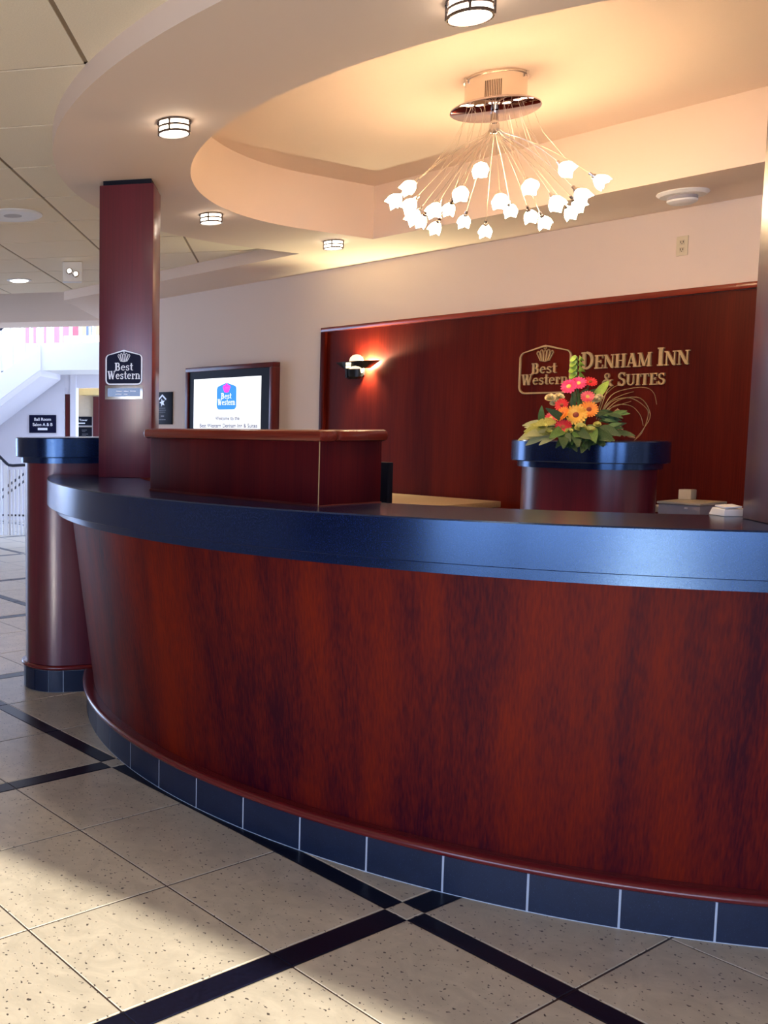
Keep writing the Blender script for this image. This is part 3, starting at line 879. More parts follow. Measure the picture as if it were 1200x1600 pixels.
def wing(halfw, dep, zlo, zhi, wl, dl):
    rings = []
    for hw, dp, z in ((wl, dl, zlo), (halfw, dep, zhi)):
        ring = [Vector((sx_ + hw * math.cos(PI * i / 16), PY - .012 - dp * .68 * math.sin(PI * i / 16), z)) for i in range(17)]
        ring += [Vector((sx_ - hw * .97 * math.cos(PI * i / 16), PY - .012 - (dp * .68 - .006) * math.sin(PI * i / 16) * .96, z)) for i in range(17)]
        rings.append(ring)
    m = MB(); m.loft(rings); return m


obj('wing_shade', wing(.188, .125, sz_ - .025, sz_ + .024, .105, .10), DARKM, sc_)
m = MB(); rings = []
for hw, z in ((.05, -.085), (.062, -.05), (.066, -.02), (.062, .03), (.055, .052), (.035, .068), (.012, .074)):
    rings.append([Vector((sx_ + .016 + hw * .9 * math.cos(2 * PI * i / 24), PY - .052 + hw * .5 * math.sin(2 * PI * i / 24), sz_ + z * .95)) for i in range(24)])
m.loft(rings); obj('glass_shade', m, GLOW_SCONCE, sc_)
m = MB(); rings = []
for hw, z in ((.045, -.095), (.068, -.08), (.072, -.028)):
    rings.append([Vector((sx_ + hw * math.cos(PI + PI * i / 16), PY - .045 + hw * .8 * math.sin(PI + PI * i / 16), sz_ + z)) for i in range(17)] + [Vector((sx_ + hw * .94 * math.cos(-PI * i / 16), PY - .045 + hw * .74 * math.sin(-PI * i / 16), sz_ + z)) for i in range(17)])
m.loft(rings); obj('cup', m, DARKM, sc_)
for i in range(2):
    for j in range(2):
        m = MB(); m.box((sx_ - .030 + i * .021, PY - .104, sz_ - .022 + j * .021), (sx_ - .013 + i * .021, PY - .092, sz_ - .004 + j * .021)); obj('light_slot', m, GLOW_SLOT, sc_, bevel=.002)
m = MB(); m.box((sx_ - .030, PY - .106, sz_ - .085), (sx_ - .013, PY - .096, sz_ - .025)); obj('front_stem', m, DARKM, sc_)
ld = bpy.data.lights.new('sconce_lamp', 'POINT'); ld.energy = 34; ld.color = (1.0, .92, .55); ld.shadow_soft_size = .015
lo = bpy.data.objects.new('sconce_lamp', ld); COL.objects.link(lo); lo.parent = sc_; lo.location = Vector((sx_ + .085, PY - .030, sz_ + .004)) - sc_.location

# ------------------------------------------------------------------ screen in a wooden box frame
YF = 5.241
tv = thing('lobby_screen', 'lit white welcome screen in a cherry wood box frame on the wall', 'screen', (-5.92, WY, 1.1))
fx0, fx1, fz0, fz1 = -6.44, -5.412, 1.10, 1.797
for nme, lo, hi in (('frame_top', (fx0, YF, fz1 - .036), (fx1, WY - .001, fz1)), ('frame_bottom', (fx0, YF, fz0), (fx1, WY - .001, fz0 + .036)), ('frame_side', (fx0, YF, fz0 + .0365), (fx0 + .036, WY - .001, fz1 - .0365)), ('frame_side', (fx1 - .036, YF, fz0 + .0365), (fx1, WY - .001, fz1 - .0365))):
    m = MB(); m.box(lo, hi); obj(nme, m, CHERRY_DARK, tv, bevel=.002)
m = MB(); m.box((fx0 + .0365, YF + .012, fz0 + .037), (fx1 - .0365, WY - .001, fz1 - .037)); obj('bezel', m, BLACKP, tv)
gx0, zt_ = on_wall(303.5, 592.5, YF + .011); gx1, _ = on_wall(408.3, 590, YF + .011); _, gz1 = on_wall(408, 587, YF + .011); _, gz0 = on_wall(405, 676.5, YF + .011)
scn = thing  # alias kept short
m = MB(); m.box((gx0, YF + .009, gz0), (gx1, YF + .0118, gz1)); scr = obj('display', m, SCREEN, tv)
ux, un = UX, UN; yy = YF + .0085
xa, za = on_wall(338.5, 640, yy); xb, _ = on_wall(369, 640, yy); _, zb = on_wall(354, 598, yy)
o_ = Vector((xa, yy, za)); a, b = xb - xa, zb - za
m = MB(); m.fprism(shield(a, b), o_, ux, UZ, un, 0, .0003); obj('logo_shield', m, SCR_BLUE, scr)
obj('logo_crown', crown_mb(o_ + ux * a * .32 + UZ * b * .62, ux, UZ, un, a * .36, .0004, .0007, .16), SCR_PINK, scr, smooth=False)
serif_text('Best', o_ + ux * a * .22 + UZ * b * .40, ux, UZ, un, b * .22, a * .54, .0003, SCREEN, scr, base=.0005, joined=True, name='logo_word')
serif_text('Western', o_ + ux * a * .05 + UZ * b * .165, ux, UZ, un, b * .23, a * .90, .0003, SCREEN, scr, base=.0005, joined=True, name='logo_word')
cx_, cz_ = on_wall(355, 653.5, yy); plain_text('Welcome to the', Vector((cx_, yy, cz_)), ux, UZ, un, .285, .032, SCR_TEXT, scr, name='caption', bold=.02)
cx_, cz_ = on_wall(355.5, 665, yy); plain_text('Best Western Denham Inn & Suites', Vector((cx_, yy, cz_)), ux, UZ, un, .68, .034, SCR_TEXT, scr, name='caption', bold=.02)
_, zl = on_wall(355, 678, YF + .011)
m = MB(); m.box((gx0, YF + .0082, gz0 + .018), (gx1, YF + .0089, gz0 + .030)); obj('task_bar', m, SCR_DARK, scr)

# award plaque
xa, za = on_wall(244.5, 663, WY); xb, zb = on_wall(270.5, 612, WY)
plq = thing('award_plaque', 'black plaque with a silver star-and-roof emblem between left pillar and screen', 'plaque', (xa, WY, za))
m = MB(); m.box((xa, WY - .012, za), (xb, WY - .0005, zb)); obj('plate', m, BLACKP, plq, bevel=.002)
pw, ph = xb - xa, zb - za; o_ = Vector((xa, WY - .0125, za)); m = MB()
star = [(.42 + .17 * (1 if i % 2 == 0 else .42) * math.cos(PI / 2 + i * PI / 5 + .25), .67 + .13 * (1 if i % 2 == 0 else .42) * math.sin(PI / 2 + i * PI / 5 + .25)) for i in range(10)]
m.fprism([(x * pw, y * ph) for x, y in star], o_, ux, UZ, un, 0, .001)
stroke_mb(m, [(.20 * pw, .77 * ph), (.42 * pw, .90 * ph), (.64 * pw, .77 * ph)], .06 * pw, o_, ux, UZ, un, 0, .001)
obj('emblem', m, SILVER, plq, smooth=False)
m = MB()
for a, b, z, h in ((.24, .62, .49, .018), (.20, .66, .43, .014), (.24, .62, .37, .012), (.34, .54, .23, .045), (.22, .64, .135, .02)):
    k = 7
    for i in range(k):
        u0 = a + (b - a) * i / k; m.fbox(o_, ux, UZ, un, (u0 * pw, z * ph, 0), ((u0 + (b - a) / k * .7) * pw, (z + h) * ph, .001))
obj('print', m, simple('grey_print', (.25, .24, .27), .5), plq, smooth=False)['kind'] = 'stuff'

# wall outlet
xa, za = on_wall(1056.5, 401, WY); xb, zb = on_wall(1076.5, 367.5, WY)
ot = thing('wall_outlet', 'ivory electrical outlet high on the wall above the wood panel', 'outlet', (xa, WY, za))
m = MB(); m.box((xa, WY - .006, za), (xb, WY - .0005, zb)); obj('cover_plate', m, simple('ivory_plastic', (.68, .58, .40), .4, var=.03), ot, bevel=.002)
for f in (.30, .68):
    m = MB(); zc = za + (zb - za) * f; xc = (xa + xb) / 2
    m.box((xc - .012, WY - .0075, zc - .012), (xc + .012, WY - .006, zc + .012)); rc = obj('receptacle', m, simple('ivory_insert', (.62, .52, .36), .4), ot, bevel=.0006)
    m = MB(); m.box((xc - .007, WY - .0079, zc - .003), (xc - .004, WY - .0076, zc + .007)); m.box((xc + .004, WY - .0079, zc - .003), (xc + .007, WY - .0076, zc + .007)); m.box((xc - .002, WY - .0079, zc - .009), (xc + .002, WY - .0076, zc - .005)); obj('slots', m, BLACKP, rc)

# ------------------------------------------------------------------ downlights on the ring, detector, ceiling fittings
LGRP = 'chrome and glass downlights on the curved soffit'


def downlight(x, y, label, r=.058, h=.042, z=ZS):
    t = thing('downlight', label, 'ceiling light', (x, y, z), LGRP)
    m = MB(); m.lathe([(.010, 0), (r + .004, 0), (r + .004, -.006), (.010, -.006)], (x, y, z - .0003), 28); obj('mount_ring', m, CAGE, t)
    m = MB(); m.lathe([(r - .006, -.0065), (r - .006, -h + .004), (r - .014, -h), (.004, -h)], (x, y, z), 28); obj('glass', m, GLOW_COOL, t)
    m = MB()
    for zz in (-.018, -h + .004):
        m.loft([[Vector((x + (r + a) * math.cos(2 * PI * i / 28), y + (r + a) * math.sin(2 * PI * i / 28), z + zz + b)) for i in range(28)] for a, b in ((0, 0), (0, -.007), (-.0055, -.007), (-.0055, 0), (0, 0))], cap0=False, cap1=False)
    obj('cage_ring', m, CAGE, t)
    for k in range(4):
        a = k * PI / 2 + .6; m = MB(); p = Vector((x + (r - .001) * math.cos(a), y + (r - .001) * math.sin(a), z)); m.tube([p + UZ * -.004, p + UZ * (-h)], .004, 6); obj('cage_post', m, CAGE, t)
    l = bpy.data.lights.new('downlight_lamp', 'SPOT'); l.energy = 12; l.color = (1, .84, .66); l.spot_size = 2.3; l.spot_blend = .8; l.shadow_soft_size = .05
    o = bpy.data.objects.new('downlight_lamp', l); COL.objects.link(o); o.parent = t; o.location = (0, 0, -h - .012)


downlight(-1.653, 2.264, 'chrome and glass downlight at the top edge, highest on the curved soffit')
downlight(-2.854, 2.258, 'chrome and glass downlight up and right of the left pillar top')
downlight(-3.986, 3.403, 'chrome and glass downlight just right of the left pillar, second lowest on the soffit')
downlight(-4.177, 4.515, 'smallest chrome and glass downlight near the corner of the ceiling recess')

x, y = -2.434, 4.95
t = thing('smoke_detector', 'white round smoke detector on the soffit above the outlet', 'smoke detector', (x, y, ZS))
m = MB(); m.lathe([(.02, 0), (.105, 0), (.108, -.006), (.095, -.018), (.07, -.02)], (x, y, ZS - .0003), 36); obj('base', m, WHITEPL, t)
m = MB(); m.lathe([(.062, -.0205), (.062, -.034)], (x, y, ZS), 30); obj('vent_ring', m, GREYP, t)
m = MB(); m.lathe([(.05, -.0342), (.064, -.036), (.062, -.044), (.045, -.054), (.01, -.056)], (x, y, ZS), 32); obj('cover', m, WHITEPL, t)

# ceiling speaker, can light and emergency light on the tiled field
x, y = hit(20, 334, (0, 0, ZA), (0, 0, 1)).to_2d()
t = thing('ceiling_speaker', 'large round white speaker grille in the ceiling tiles at the left edge', 'speaker', (x, y, ZA))
m = MB(); m.lathe([(.115, -.0045), (.165, -.0045), (.165, -.010), (.150, -.016), (.115, -.012)], (x, y, ZA), 40); obj('rim', m, WHITEPL, t)
m = MB(); m.lathe([(.02, -.0046), (.1148, -.0046), (.1148, -.010), (.02, -.013)], (x, y, ZA), 32); obj('grille', m, simple('speaker_mesh', (.5, .48, .5), .7, var=.1, scale=400), t)
x, y = hit(30, 436.5, (0, 0, ZA), (0, 0, 1)).to_2d()
t = thing('can_light', 'round white lit can light in the far ceiling tiles below the speaker', 'ceiling light', (x, y, ZA))
m = MB(); m.lathe([(.075, -.0045), (.10, -.0045), (.10, -.009), (.078, -.012)], (x, y, ZA), 32); obj('trim_ring', m, WHITEPL, t)
m = MB(); m.lathe([(.005, -.0046), (.0745, -.0046), (.0745, -.013), (.06, -.018), (.005, -.019)], (x, y, ZA), 32); obj('lens', m, GLOW_CAN, t)
l = bpy.data.lights.new('can_lamp', 'SPOT'); l.energy = 10; l.color = (1, .95, .9); l.spot_size = 2.0; l.spot_blend = .6; l.shadow_soft_size = .07
o = bpy.data.objects.new('can_lamp', l); COL.objects.link(o); o.parent = t; o.location = (0, 0, -.02)
pc = hit(113, 422, (0, 0, ZA - .06), (0, 0, 1)); x, y = pc.x, pc.y
t = thing('emergency_light', 'small square white emergency light with two lamps under the far ceiling tiles', 'emergency light', (x, y, ZA))
fw = Vector((-math.sin(YAW), math.cos(YAW), 0)); rr = Vector((math.cos(YAW), math.sin(YAW), 0)); oo = Vector((x, y, ZA))
m = MB(); m.fbox(oo, rr, fw, UZ, (-.07, -.03, -.145), (.07, .05, -.0045)); obj('housing', m, WHITEPL, t, bevel=.006)
for k, (dx, dz) in enumerate(((-.022, -.075), (.024, -.095))):
    m = MB(); m.lathe([(.012, 0), (.022, .008), (.024, .026), (.016, .031)], oo + rr * dx + UZ * dz - fw * .0302, 18, axis=-fw); lm = obj('lamp_head', m, CHROME, t)
    m = MB(); m.lathe([(.002, .0312), (.015, .0312), (.012, .034)], oo + rr * dx + UZ * dz - fw * .0302, 16, axis=-fw); obj('lamp_lens', m, GLOW_CAN, lm)

# ------------------------------------------------------------------ chandelier
HX, HY = -2.52, 3.63
ch = thing('chandelier', 'spray chandelier of glowing glass bulbs on fine wires from a chrome disc', 'chandelier', (HX, HY, ZR))
zd = 2.60
m = MB(); m.lathe([(.02, 0), (.118, 0), (.122, -.006), (.122, -.010), (.116, -.012), (.116, -(ZR - zd) + .006)], (HX, HY, ZR - .0005), 48); can = obj('canopy', m, simple('nickel_canopy', (.80, .70, .62), .22, metal=.85), ch)
m = MB()
dirc = math.atan2(-HY, -HX)
for i in range(10):
    a = dirc - .33 + i * .055
    m.box((HX + .1162, HY - .0016, zd + .022), (HX + .1172, HY + .0016, zd + .082), rot=a, piv=(HX, HY, 0))
obj('vent_slots', m, simple('vent_shadow', (.12, .07, .04), .8), can, smooth=False)
for k in range(3):
    a = dirc + 1.15 - k * 2.3; m = MB(); p = Vector((HX + .124 * math.cos(a), HY + .124 * math.sin(a), ZR)); m.tube([p + UZ * -.002, p + UZ * -.02], .006, 8); obj('fixing_screw', m, CHROME, can)
m = MB(); m.lathe([(.01, 0), (.165, 0), (.170, -.003), (.170, -.008), (.165, -.011), (.01, -.011)], (HX, HY, zd + .006), 56); obj('mirror_disc', m, simple('mirror_chrome', (.62, .52, .56), .04, metal=1.0), ch)
m = MB(); m.lathe([(.010, 0), (.016, -.002), (.016, -.05), (.020, -.055), (.020, -.085), (.008, -.09)], (HX, HY, zd - .006), 20); obj('hub', m, CHROME, ch)
BULBS = [(240, 565), (182, 620), (243, 640), (345, 658), (260, 690), (288, 705), (348, 733), (405, 655), (455, 590), (467, 705), (537, 490), (555, 745), (617, 620), (660, 660), (740, 560), (743, 685), (800, 710), (850, 630), (890, 487), (955, 600), (940, 640), (910, 670), (1035, 540)]


def bulb_mesh():
    mb = MB(); nn = 8; rings = []
    for r, z in ((.008, 0), (.016, .006), (.026, .022), (.030, .036)):
        rings.append([Vector((r * math.cos(2 * PI * i / nn), r * math.sin(2 * PI * i / nn), z)) for i in range(nn)])
    rings.append([Vector(((.031 if i % 2 else .022) * math.cos(2 * PI * i / nn), (.031 if i % 2 else .022) * math.sin(2 * PI * i / nn), .054 if i % 2 else .040)) for i in range(nn)])
    rings.append([Vector((.010 * math.cos(2 * PI * i / nn), .010 * math.sin(2 * PI * i / nn), .034)) for i in range(nn)])
    mb.loft(rings)
    me = bpy.data.meshes.new('bulb'); me.from_pydata([tuple(v) for v in mb.v], [], mb.f); me.materials.append(GLOW_BULB)
    return me


bm_ = bulb_mesh()
mb = MB(); mb.lathe([(.003, -.030), (.006, -.028), (.006, -.012), (.010, -.010), (.010, -.001)], (0, 0, 0), 10)
sock_me = bpy.data.meshes.new('socket'); sock_me.from_pydata([tuple(v) for v in mb.v], [], mb.f); sock_me.materials.append(CHROME)
WIRE = simple('fine_wire', (.66, .56, .46), .3, metal=.8)
hub = Vector((HX, HY, zd - .085))
for bxp, byp in BULBS:
    px, py = 550 + .375 * bxp, 80 + .375 * byp
    best = None
    for k in range(17):
        z = 2.15 + .01 * k; p = hit(px, py, (0, 0, z), (0, 0, 1)); r = math.hypot(p.x - HX, p.y - HY)
        tgt = .44 - abs(z - 2.23) * .8
        if best is None or abs(r - tgt) < best[0]: best = (abs(r - tgt), p)
    p = best[1]
    mid = hub + (p - hub) * .45 + UZ * .05
    d = (p - mid).normalized()
    q = d.to_track_quat('Z', 'Y').to_matrix().to_4x4()
    b = shared('bulb', bm_, ch, Matrix.Translation(p - d * .025 - ch.location) @ q)
    s = shared('socket', sock_me, ch, Matrix.Translation(p - d * .025 - ch.location) @ q)
    end = p - d * .052
    pts = [hub + UZ * .02 + (p - hub).normalized() * .01]
    for k in range(1, 9):
        u = k / 8; pts.append(hub * (1 - u) ** 2 + mid * 2 * u * (1 - u) + end * u * u)
    mm = MB(); mm.tube(pts, .0016, 5); obj('stem', mm, WIRE, ch)
    a = math.atan2(p.y - HY, p.x - HX) + random.uniform(-.12, .12); rr_ = random.uniform(.11, .155)
    top = Vector((HX + rr_ * math.cos(a), HY + rr_ * math.sin(a), zd - .004))
    mm = MB(); mm.tube([top, top + (pts[5] - top) * .5 + UZ * -.01, pts[6]], .0008, 4); obj('hanging_wire', mm, WIRE, ch)

# ------------------------------------------------------------------ back counter, office things behind the desk
xa, ya = hit(720, 780, (0, 0, .88), (0, 0, 1)).to_2d()
bc = thing('back_counter', 'low tan-topped back counter against the wood panel right of the ledge box', 'counter', (-4.3, 5.0, 0))
bxr = -3.52
m = MB(); m.box((-4.9, 4.42, .845), (bxr, WY - .042, .88)); part_label(obj('worktop', m, DESKTOP, bc, bevel=.003), 'tan laminate top')
m = MB(); m.box((-4.88, 4.46, .0), (bxr - .03, WY - .045, .8445)); obj('cabinet', m, CHERRY_DARK, bc)
for i in range(3):
    m = MB(); xx = -4.86 + i * .44; m.box((xx, 4.442, .08), (xx + .42, 4.4595, .82)); dr = obj('door', m, CHERRY_DARK, bc, bevel=.002)
    m = MB(); m.tube([(xx + .37, 4.441, .62), (xx + .37, 4.425, .62), (xx + .37, 4.425, .74), (xx + .37, 4.441, .74)], .005, 8); obj('handle', m, STEEL, dr)
mo = thing('monitor', 'thin black monitor edge showing behind the right end of the ledge box', 'monitor', (-2.4, 2.75, 0.8))
mc = hit(605, 745, (0, 2.9, 0), (0, 1, 0))
mx_, my_ = mc.x, 2.9
mo.location = (mx_ - .17, my_, .76)
m = MB(); m.box((mx_ - .36, my_, .93), (mx_ + .002, my_ + .03, 1.20)); obj('panel', m, BLACKP, mo, bevel=.003)
m = MB(); m.box((mx_ - .20, my_ + .005, .78), (mx_ - .15, my_ + .025, .9295)); obj('neck', m, BLACKP, mo)
m = MB(); m.box((mx_ - .28, my_ - .06, .7605), (mx_ - .07, my_ + .10, .7795)); obj('foot', m, BLACKP, mo, bevel=.003)
wd = thing('work_desk', 'dark staff work shelf behind the curved desk, below the worktop', 'desk', (-2.6, 2.85, 0))
m = MB(); m.box((-3.3, 2.72, .725), (-1.5, 3.12, .76)); obj('top', m, CHERRY_DARK, wd)
for xx in (-3.28, -1.56):
    m = MB(); m.box((xx, 2.74, 0), (xx + .04, 3.10, .7245)); obj('side_panel', m, CHERRY_DARK, wd)

# printer on a stand behind the desk, right of the pedestal
pp_ = at(1073, 795, 4.78)
prx, pry = pp_.x, pp_.y
zp = lambda py: at(1073, py, 4.78).z
cab = thing('printer_stand', 'low cabinet hidden behind the desk below the printer', 'cabinet', (prx, pry, 0))
ztop = zp(812)
m = MB(); m.box((prx - .20, pry - .10, 0), (prx + .22, WY - .045, ztop)); obj('body', m, CHERRY_DARK, cab)
for k in range(2):
    m = MB(); m.box((prx - .18 + k * .2, pry - .115, .08), (prx + .0 + k * .2, pry - .1005, ztop - .05)); obj('door', m, CHERRY_DARK, cab, bevel=.002)
pr = thing('printer', 'beige and grey office printer between pedestal and right pillar', 'printer', (prx, pry, ztop))
zt2 = zp(784)
m = MB(); m.box((prx - .105, pry - .06, ztop + .0005), (prx + .088, pry + .20, zt2 - .012)); obj('body', m, GREYP, pr, bevel=.006)
m = MB(); m.box((prx - .110, pry - .065, zt2 - .0118), (prx + .091, pry + .202, zt2)); obj('lid', m, BEIGE, pr, bevel=.003)
m = MB(); m.box((prx - .17, pry - .02, ztop + .028), (prx - .1055, pry + .16, ztop + .060)); obj('paper_tray', m, BEIGE, pr, bevel=.003)
m = MB(); m.box((prx - .11, pry + .14, zt2 + .0005), (prx - .05, pry + .20, zt2 + .05)); obj('rear_feed', m, BEIGE, pr, bevel=.003)
m = MB(); m.box((prx + .02, pry - .0665, zt2 - .03), (prx + .035, pry - .0605, zt2 - .022)); part_label(obj('button', m, WHITEPL, pr), 'small white button')

# white card tray on the worktop
p = hit(1141, 806, (0, 0, ZT), (0, 0, 1))
ct = thing('card_holder', 'small white card holder on the worktop beside the right pillar', 'card holder', (p.x, p.y, ZT))
o_ = Vector((p.x, p.y, ZT + .0005)); rx = rr; fy = fw
m = MB(); m.loft([[o_ + rx * a + fy * b + UZ * c for a, b, c in q] for q in ([(-.030, -.02, 0), (.045, -.02, 0), (.045, .045, 0), (-.030, .045, 0)], [(-.024, -.012, .018), (.045, -.012, .018), (.045, .04, .020), (-.024, .04, .020)])]); obj('tray', m, WHITEPL, ct, bevel=.002)
m = MB(); m.loft([[o_ + rx * a + fy * b + UZ * (c + e) for a, b, c in ((-.02, -.008, .0195), (.025, -.008, .022), (.025, .034, .025), (-.02, .034, .0225))] for e in (0, .004)]); obj('card', m, PAPER, ct)

# ------------------------------------------------------------------ flower arrangement
FD = 4.50
ftop = 1.262
fb = at(905, 690, FD); fl_ = thing('flower_arrangement', 'bright mixed flower arrangement with gerberas and grasses on the black pedestal', 'flowers', (fb.x, fb.y, ftop))
TOV = (E0 - Vector((fb.x, fb.y, 1.45))).normalized()
RGT = Vector((math.cos(YAW + .0), math.sin(YAW), 0)); 
base = Vector((fb.x, fb.y, ftop + .03))
m = MB(); m.lathe([(.05, .0), (.085, .006), (.10, .03), (.098, .038), (.02, .036)], (fb.x, fb.y, ftop + .0005), 28); obj('bowl', m, simple('dark_bowl', (.02, .03, .03), .3), fl_)


def fmat(name, a, b, scale=40):
    m, nt, bs = new_mat(name); tc = nt.nodes.new('ShaderNodeTexCoord'); nz = nt.nodes.new('ShaderNodeTexNoise'); nz.inputs['Scale'].default_value = scale
    nt.links.new(tc.outputs['Object'], nz.inputs['Vector']); r = nt.nodes.new('ShaderNodeValToRGB'); r.color_ramp.elements[0].position = .35; r.color_ramp.elements[1].position = .65
    r.color_ramp.elements[0].color = (*a, 1); r.color_ramp.elements[1].color = (*b, 1); nt.links.new(nz.outputs['Fac'], r.inputs['Fac']); nt.links.new(r.outputs['Color'], bs.inputs['Base Color'])
    bs.inputs['Roughness'].default_value = .55; bs.inputs['Subsurface Weight'].default_value = 0.0
    return m


YEL = fmat('yellow_petals', (.85, .42, .03), (.95, .62, .12)); ORG = fmat('orange_petals', (.85, .22, .02), (.92, .36, .04)); PNK = fmat('hot_pink_petals', (.75, .02, .14), (.90, .06, .25))
RED = fmat('red_petals', (.62, .01, .02), (.80, .04, .05)); CRM = fmat('cream_petals', (.75, .62, .30), (.88, .78, .48)); COR = fmat('coral_petals', (.75, .06, .10), (.85, .16, .20)); CORE_D = fmat('dark_flower_eye', (.20, .02, .01), (.45, .10, .02)); CORE_Y = fmat('yellow_flower_eye', (.75, .50, .08), (.85, .65, .2))
LIME = fmat('lime_bells', (.30, .48, .05), (.50, .68, .14)); OLIVE = fmat('olive_buds', (.32, .34, .06), (.55, .55, .16)); LEAFG = fmat('green_leaf', (.05, .13, .03), (.12, .24, .06)); LEAFD = fmat('dark_green_leaf', (.015, .05, .02), (.05, .11, .04)); LEAFP = fmat('pale_leaf', (.36, .40, .18), (.50, .52, .26)); TWIG = fmat('tan_twig', (.30, .18, .08), (.48, .32, .16)); GRASS = fmat('dry_grass', (.30, .22, .08), (.48, .36, .16))


def gerbera(px, py, d, rpx, mat, eye, face=None, name='gerbera', n1=20, cup=.25):
    c = at(px, py, d); R = rpx / FPX * d
    nrm = (TOV if face is None else Vector(face)).normalized(); q = nrm.to_track_quat('Z', 'Y').to_matrix()
    mb = MB()
    for lay, (k, rad, lift) in enumerate(((n1, 1.0, 0), (n1 - 4, .72, .10))):
        for i in range(k):
            a = 2 * PI * i / k + lay * .17; wv = .62 * 2 * PI * rad / k / 2 * 2.0
            rs = rad * random.uniform(.93, 1.05)
            pts = [(.18, -.25 * wv, .02), (.18, .25 * wv, .02), (.6 * rs, wv * .62, .1), (.9 * rs, wv * .5, cup * .8), (rs, 0, cup), (.9 * rs, -wv * .5, cup * .8), (.6 * rs, -wv * .62, .1)]
            vv = []
            for t_, s_, h_ in pts:
                x = t_ * math.cos(a) - s_ * math.sin(a); y = t_ * math.sin(a) + s_ * math.cos(a); vv.append(c + q @ Vector((x * R, y * R, (h_ + lift) * R * .6)))
            mb.add(vv, [tuple(range(7))])
    f = obj(name, mb, mat, fl_, smooth=False)
    mb = MB(); mb.lathe([(.02 * R, -.02 * R), (.26 * R, 0), (.26 * R, .10 * R), (.16 * R, .15 * R), (.02 * R, .14 * R)], c + nrm * (.02 * R), 16, axis=nrm); obj('flower_eye', mb, eye, f)
    mb = MB(); e = c - nrm * .02; mb.tube([c - nrm * .002, e, (e + base) / 2 + UZ * .03, base + Vector((random.uniform(-.03, .03), random.uniform(-.03, .03), 0))], .003, 6); obj('flower_stem', mb, LEAFG, f)
    return f


tl = lambda a, b, c=1.0: (TOV * c + RGT * a + UZ * b)
gerbera(900, 648.5, FD - .12, 17, YEL, CORE_D, tl(-.15, .25))
gerbera(920, 640, FD - .08, 14.5, ORG, CORE_D, tl(.2, .35))
gerbera(889, 604, FD - .05, 13, PNK, CORE_Y, tl(-.35, .5), n1=16)
gerbera(904, 599, FD, 12, PNK, CORE_Y, tl(.05, .6), n1=16)
gerbera(922, 597, FD + .02, 11, RED, CORE_D, tl(.35, .9), n1=16)
gerbera(918, 620, FD - .04, 10.5, COR, CORE_Y, tl(.1, .4), n1=16)
gerbera(878, 633, FD - .08, 11, RED, CORE_D, tl(-.6, .3), n1=16)
gerbera(879, 647, FD - .13, 13, ORG, CORE_D, tl(-1.2, .75, .5), n1=18)
gerbera(861, 653, FD - .08, 10, COR, CORE_Y, tl(-.5, .4), n1=16)
gerbera(880, 667, FD - .14, 13, RED, CORE_D, tl(-.2, .15), n1=18)


def carnation(px, py, d, rpx, mat, name, layers=4):
    c = at(px, py, d); R = rpx / FPX * d; mb = MB(); up = (UZ * .8 + TOV * .6).normalized(); q = up.to_track_quat('Z', 'Y').to_matrix()
    for lay in range(layers):
        k = 7 - lay; tilt = .25 + lay * .32
        for i in range(k):
            a = 2 * PI * (i + .5 * (lay % 2)) / k
            for s in (0,):
                pr_ = []
                for t_, wd in ((0, .12), (.55, .42), (.9, .40), (1.02, .15)):
                    h = t_ * math.sin(tilt) ; r_ = t_ * math.cos(tilt)
                    for sg in (-1, 1): pr_.append(Vector(((r_ * math.cos(a) - sg * wd * math.sin(a)) * R, (r_ * math.sin(a) + sg * wd * math.cos(a)) * R, h * R * .9)))
                mb.add([c + q @ v for v in pr_], [(0, 1, 3, 2), (2, 3, 5, 4), (4, 5, 7, 6)])
    f = obj(name, mb, mat, fl_, smooth=False)
    mb = MB(); mb.tube([c, (c + base) / 2 + UZ * .02, base], .003, 6); obj('flower_stem', mb, LEAFG, f)
    return f


for px, py, r in ((860, 623, 8.5), (873, 622, 8.5), (866, 631, 7), (931, 626, 7.5), (936, 621, 6)): carnation(px, py, FD - .03, r, CRM, 'cream_carnation')
for px, py, r in ((907, 669, 9), (922, 673, 8.5), (933, 664, 6), (848, 667, 7), (858, 676, 6), (943, 681, 6.5), (889, 674, 6)): carnation(px, py, FD - .16, r, OLIVE, 'olive_bud', 3)
# bells of Ireland spike
for i, (py, r) in enumerate(((596, 7), (588, 7.5), (579, 8), (570, 7), (562, 6.5))):
    for sgn in (-1, 1):
        c = at(902 + sgn * 4, py, FD + .03); R = r / FPX * FD; ax = (RGT * sgn * .8 + UZ * .6 + TOV * .3).normalized(); mb = MB()
        mb.lathe([(.15 * R, -.3 * R), (.35 * R, .0), (.6 * R, .35 * R), (.95 * R, .55 * R), (.85 * R, .5 * R), (.3 * R, .1 * R)], c, 10, axis=ax); obj('green_bell', mb, LIME, fl_)
mb = MB(); mb.tube([at(902, 557, FD + .03), at(901, 600, FD + .03), base], .003, 6); obj('bell_stem', mb, LEAFG, fl_)


def leaf_me(name, mat, k=5, width=.28, fold=.10, curl=.25):
    vs, fs = [], []
    for i in range(k + 1):
        t = i / k; wv = width * math.sin(PI * min(1, t * .93 + .05)) ** .8 * .5; z = -curl * t * t
        vs += [(-wv, t, z + fold * wv * 2), (0, t, z), (wv, t, z + fold * wv * 2)]
    for i in range(k):
        o = i * 3; fs += [(o, o + 1, o + 4, o + 3), (o + 1, o + 2, o + 5, o + 4)]
    me = bpy.data.meshes.new(name); me.from_pydata(vs, [], fs); me.materials.append(mat)
    me.polygons.foreach_set('use_smooth', [True] * len(me.polygons)); return me


LM = {m.name: (leaf_me('leaf', m), leaf_me('leaf', m, width=.32, curl=.35)) for m in (LEAFG, LEAFD, LEAFP, OLIVE, LIME)}


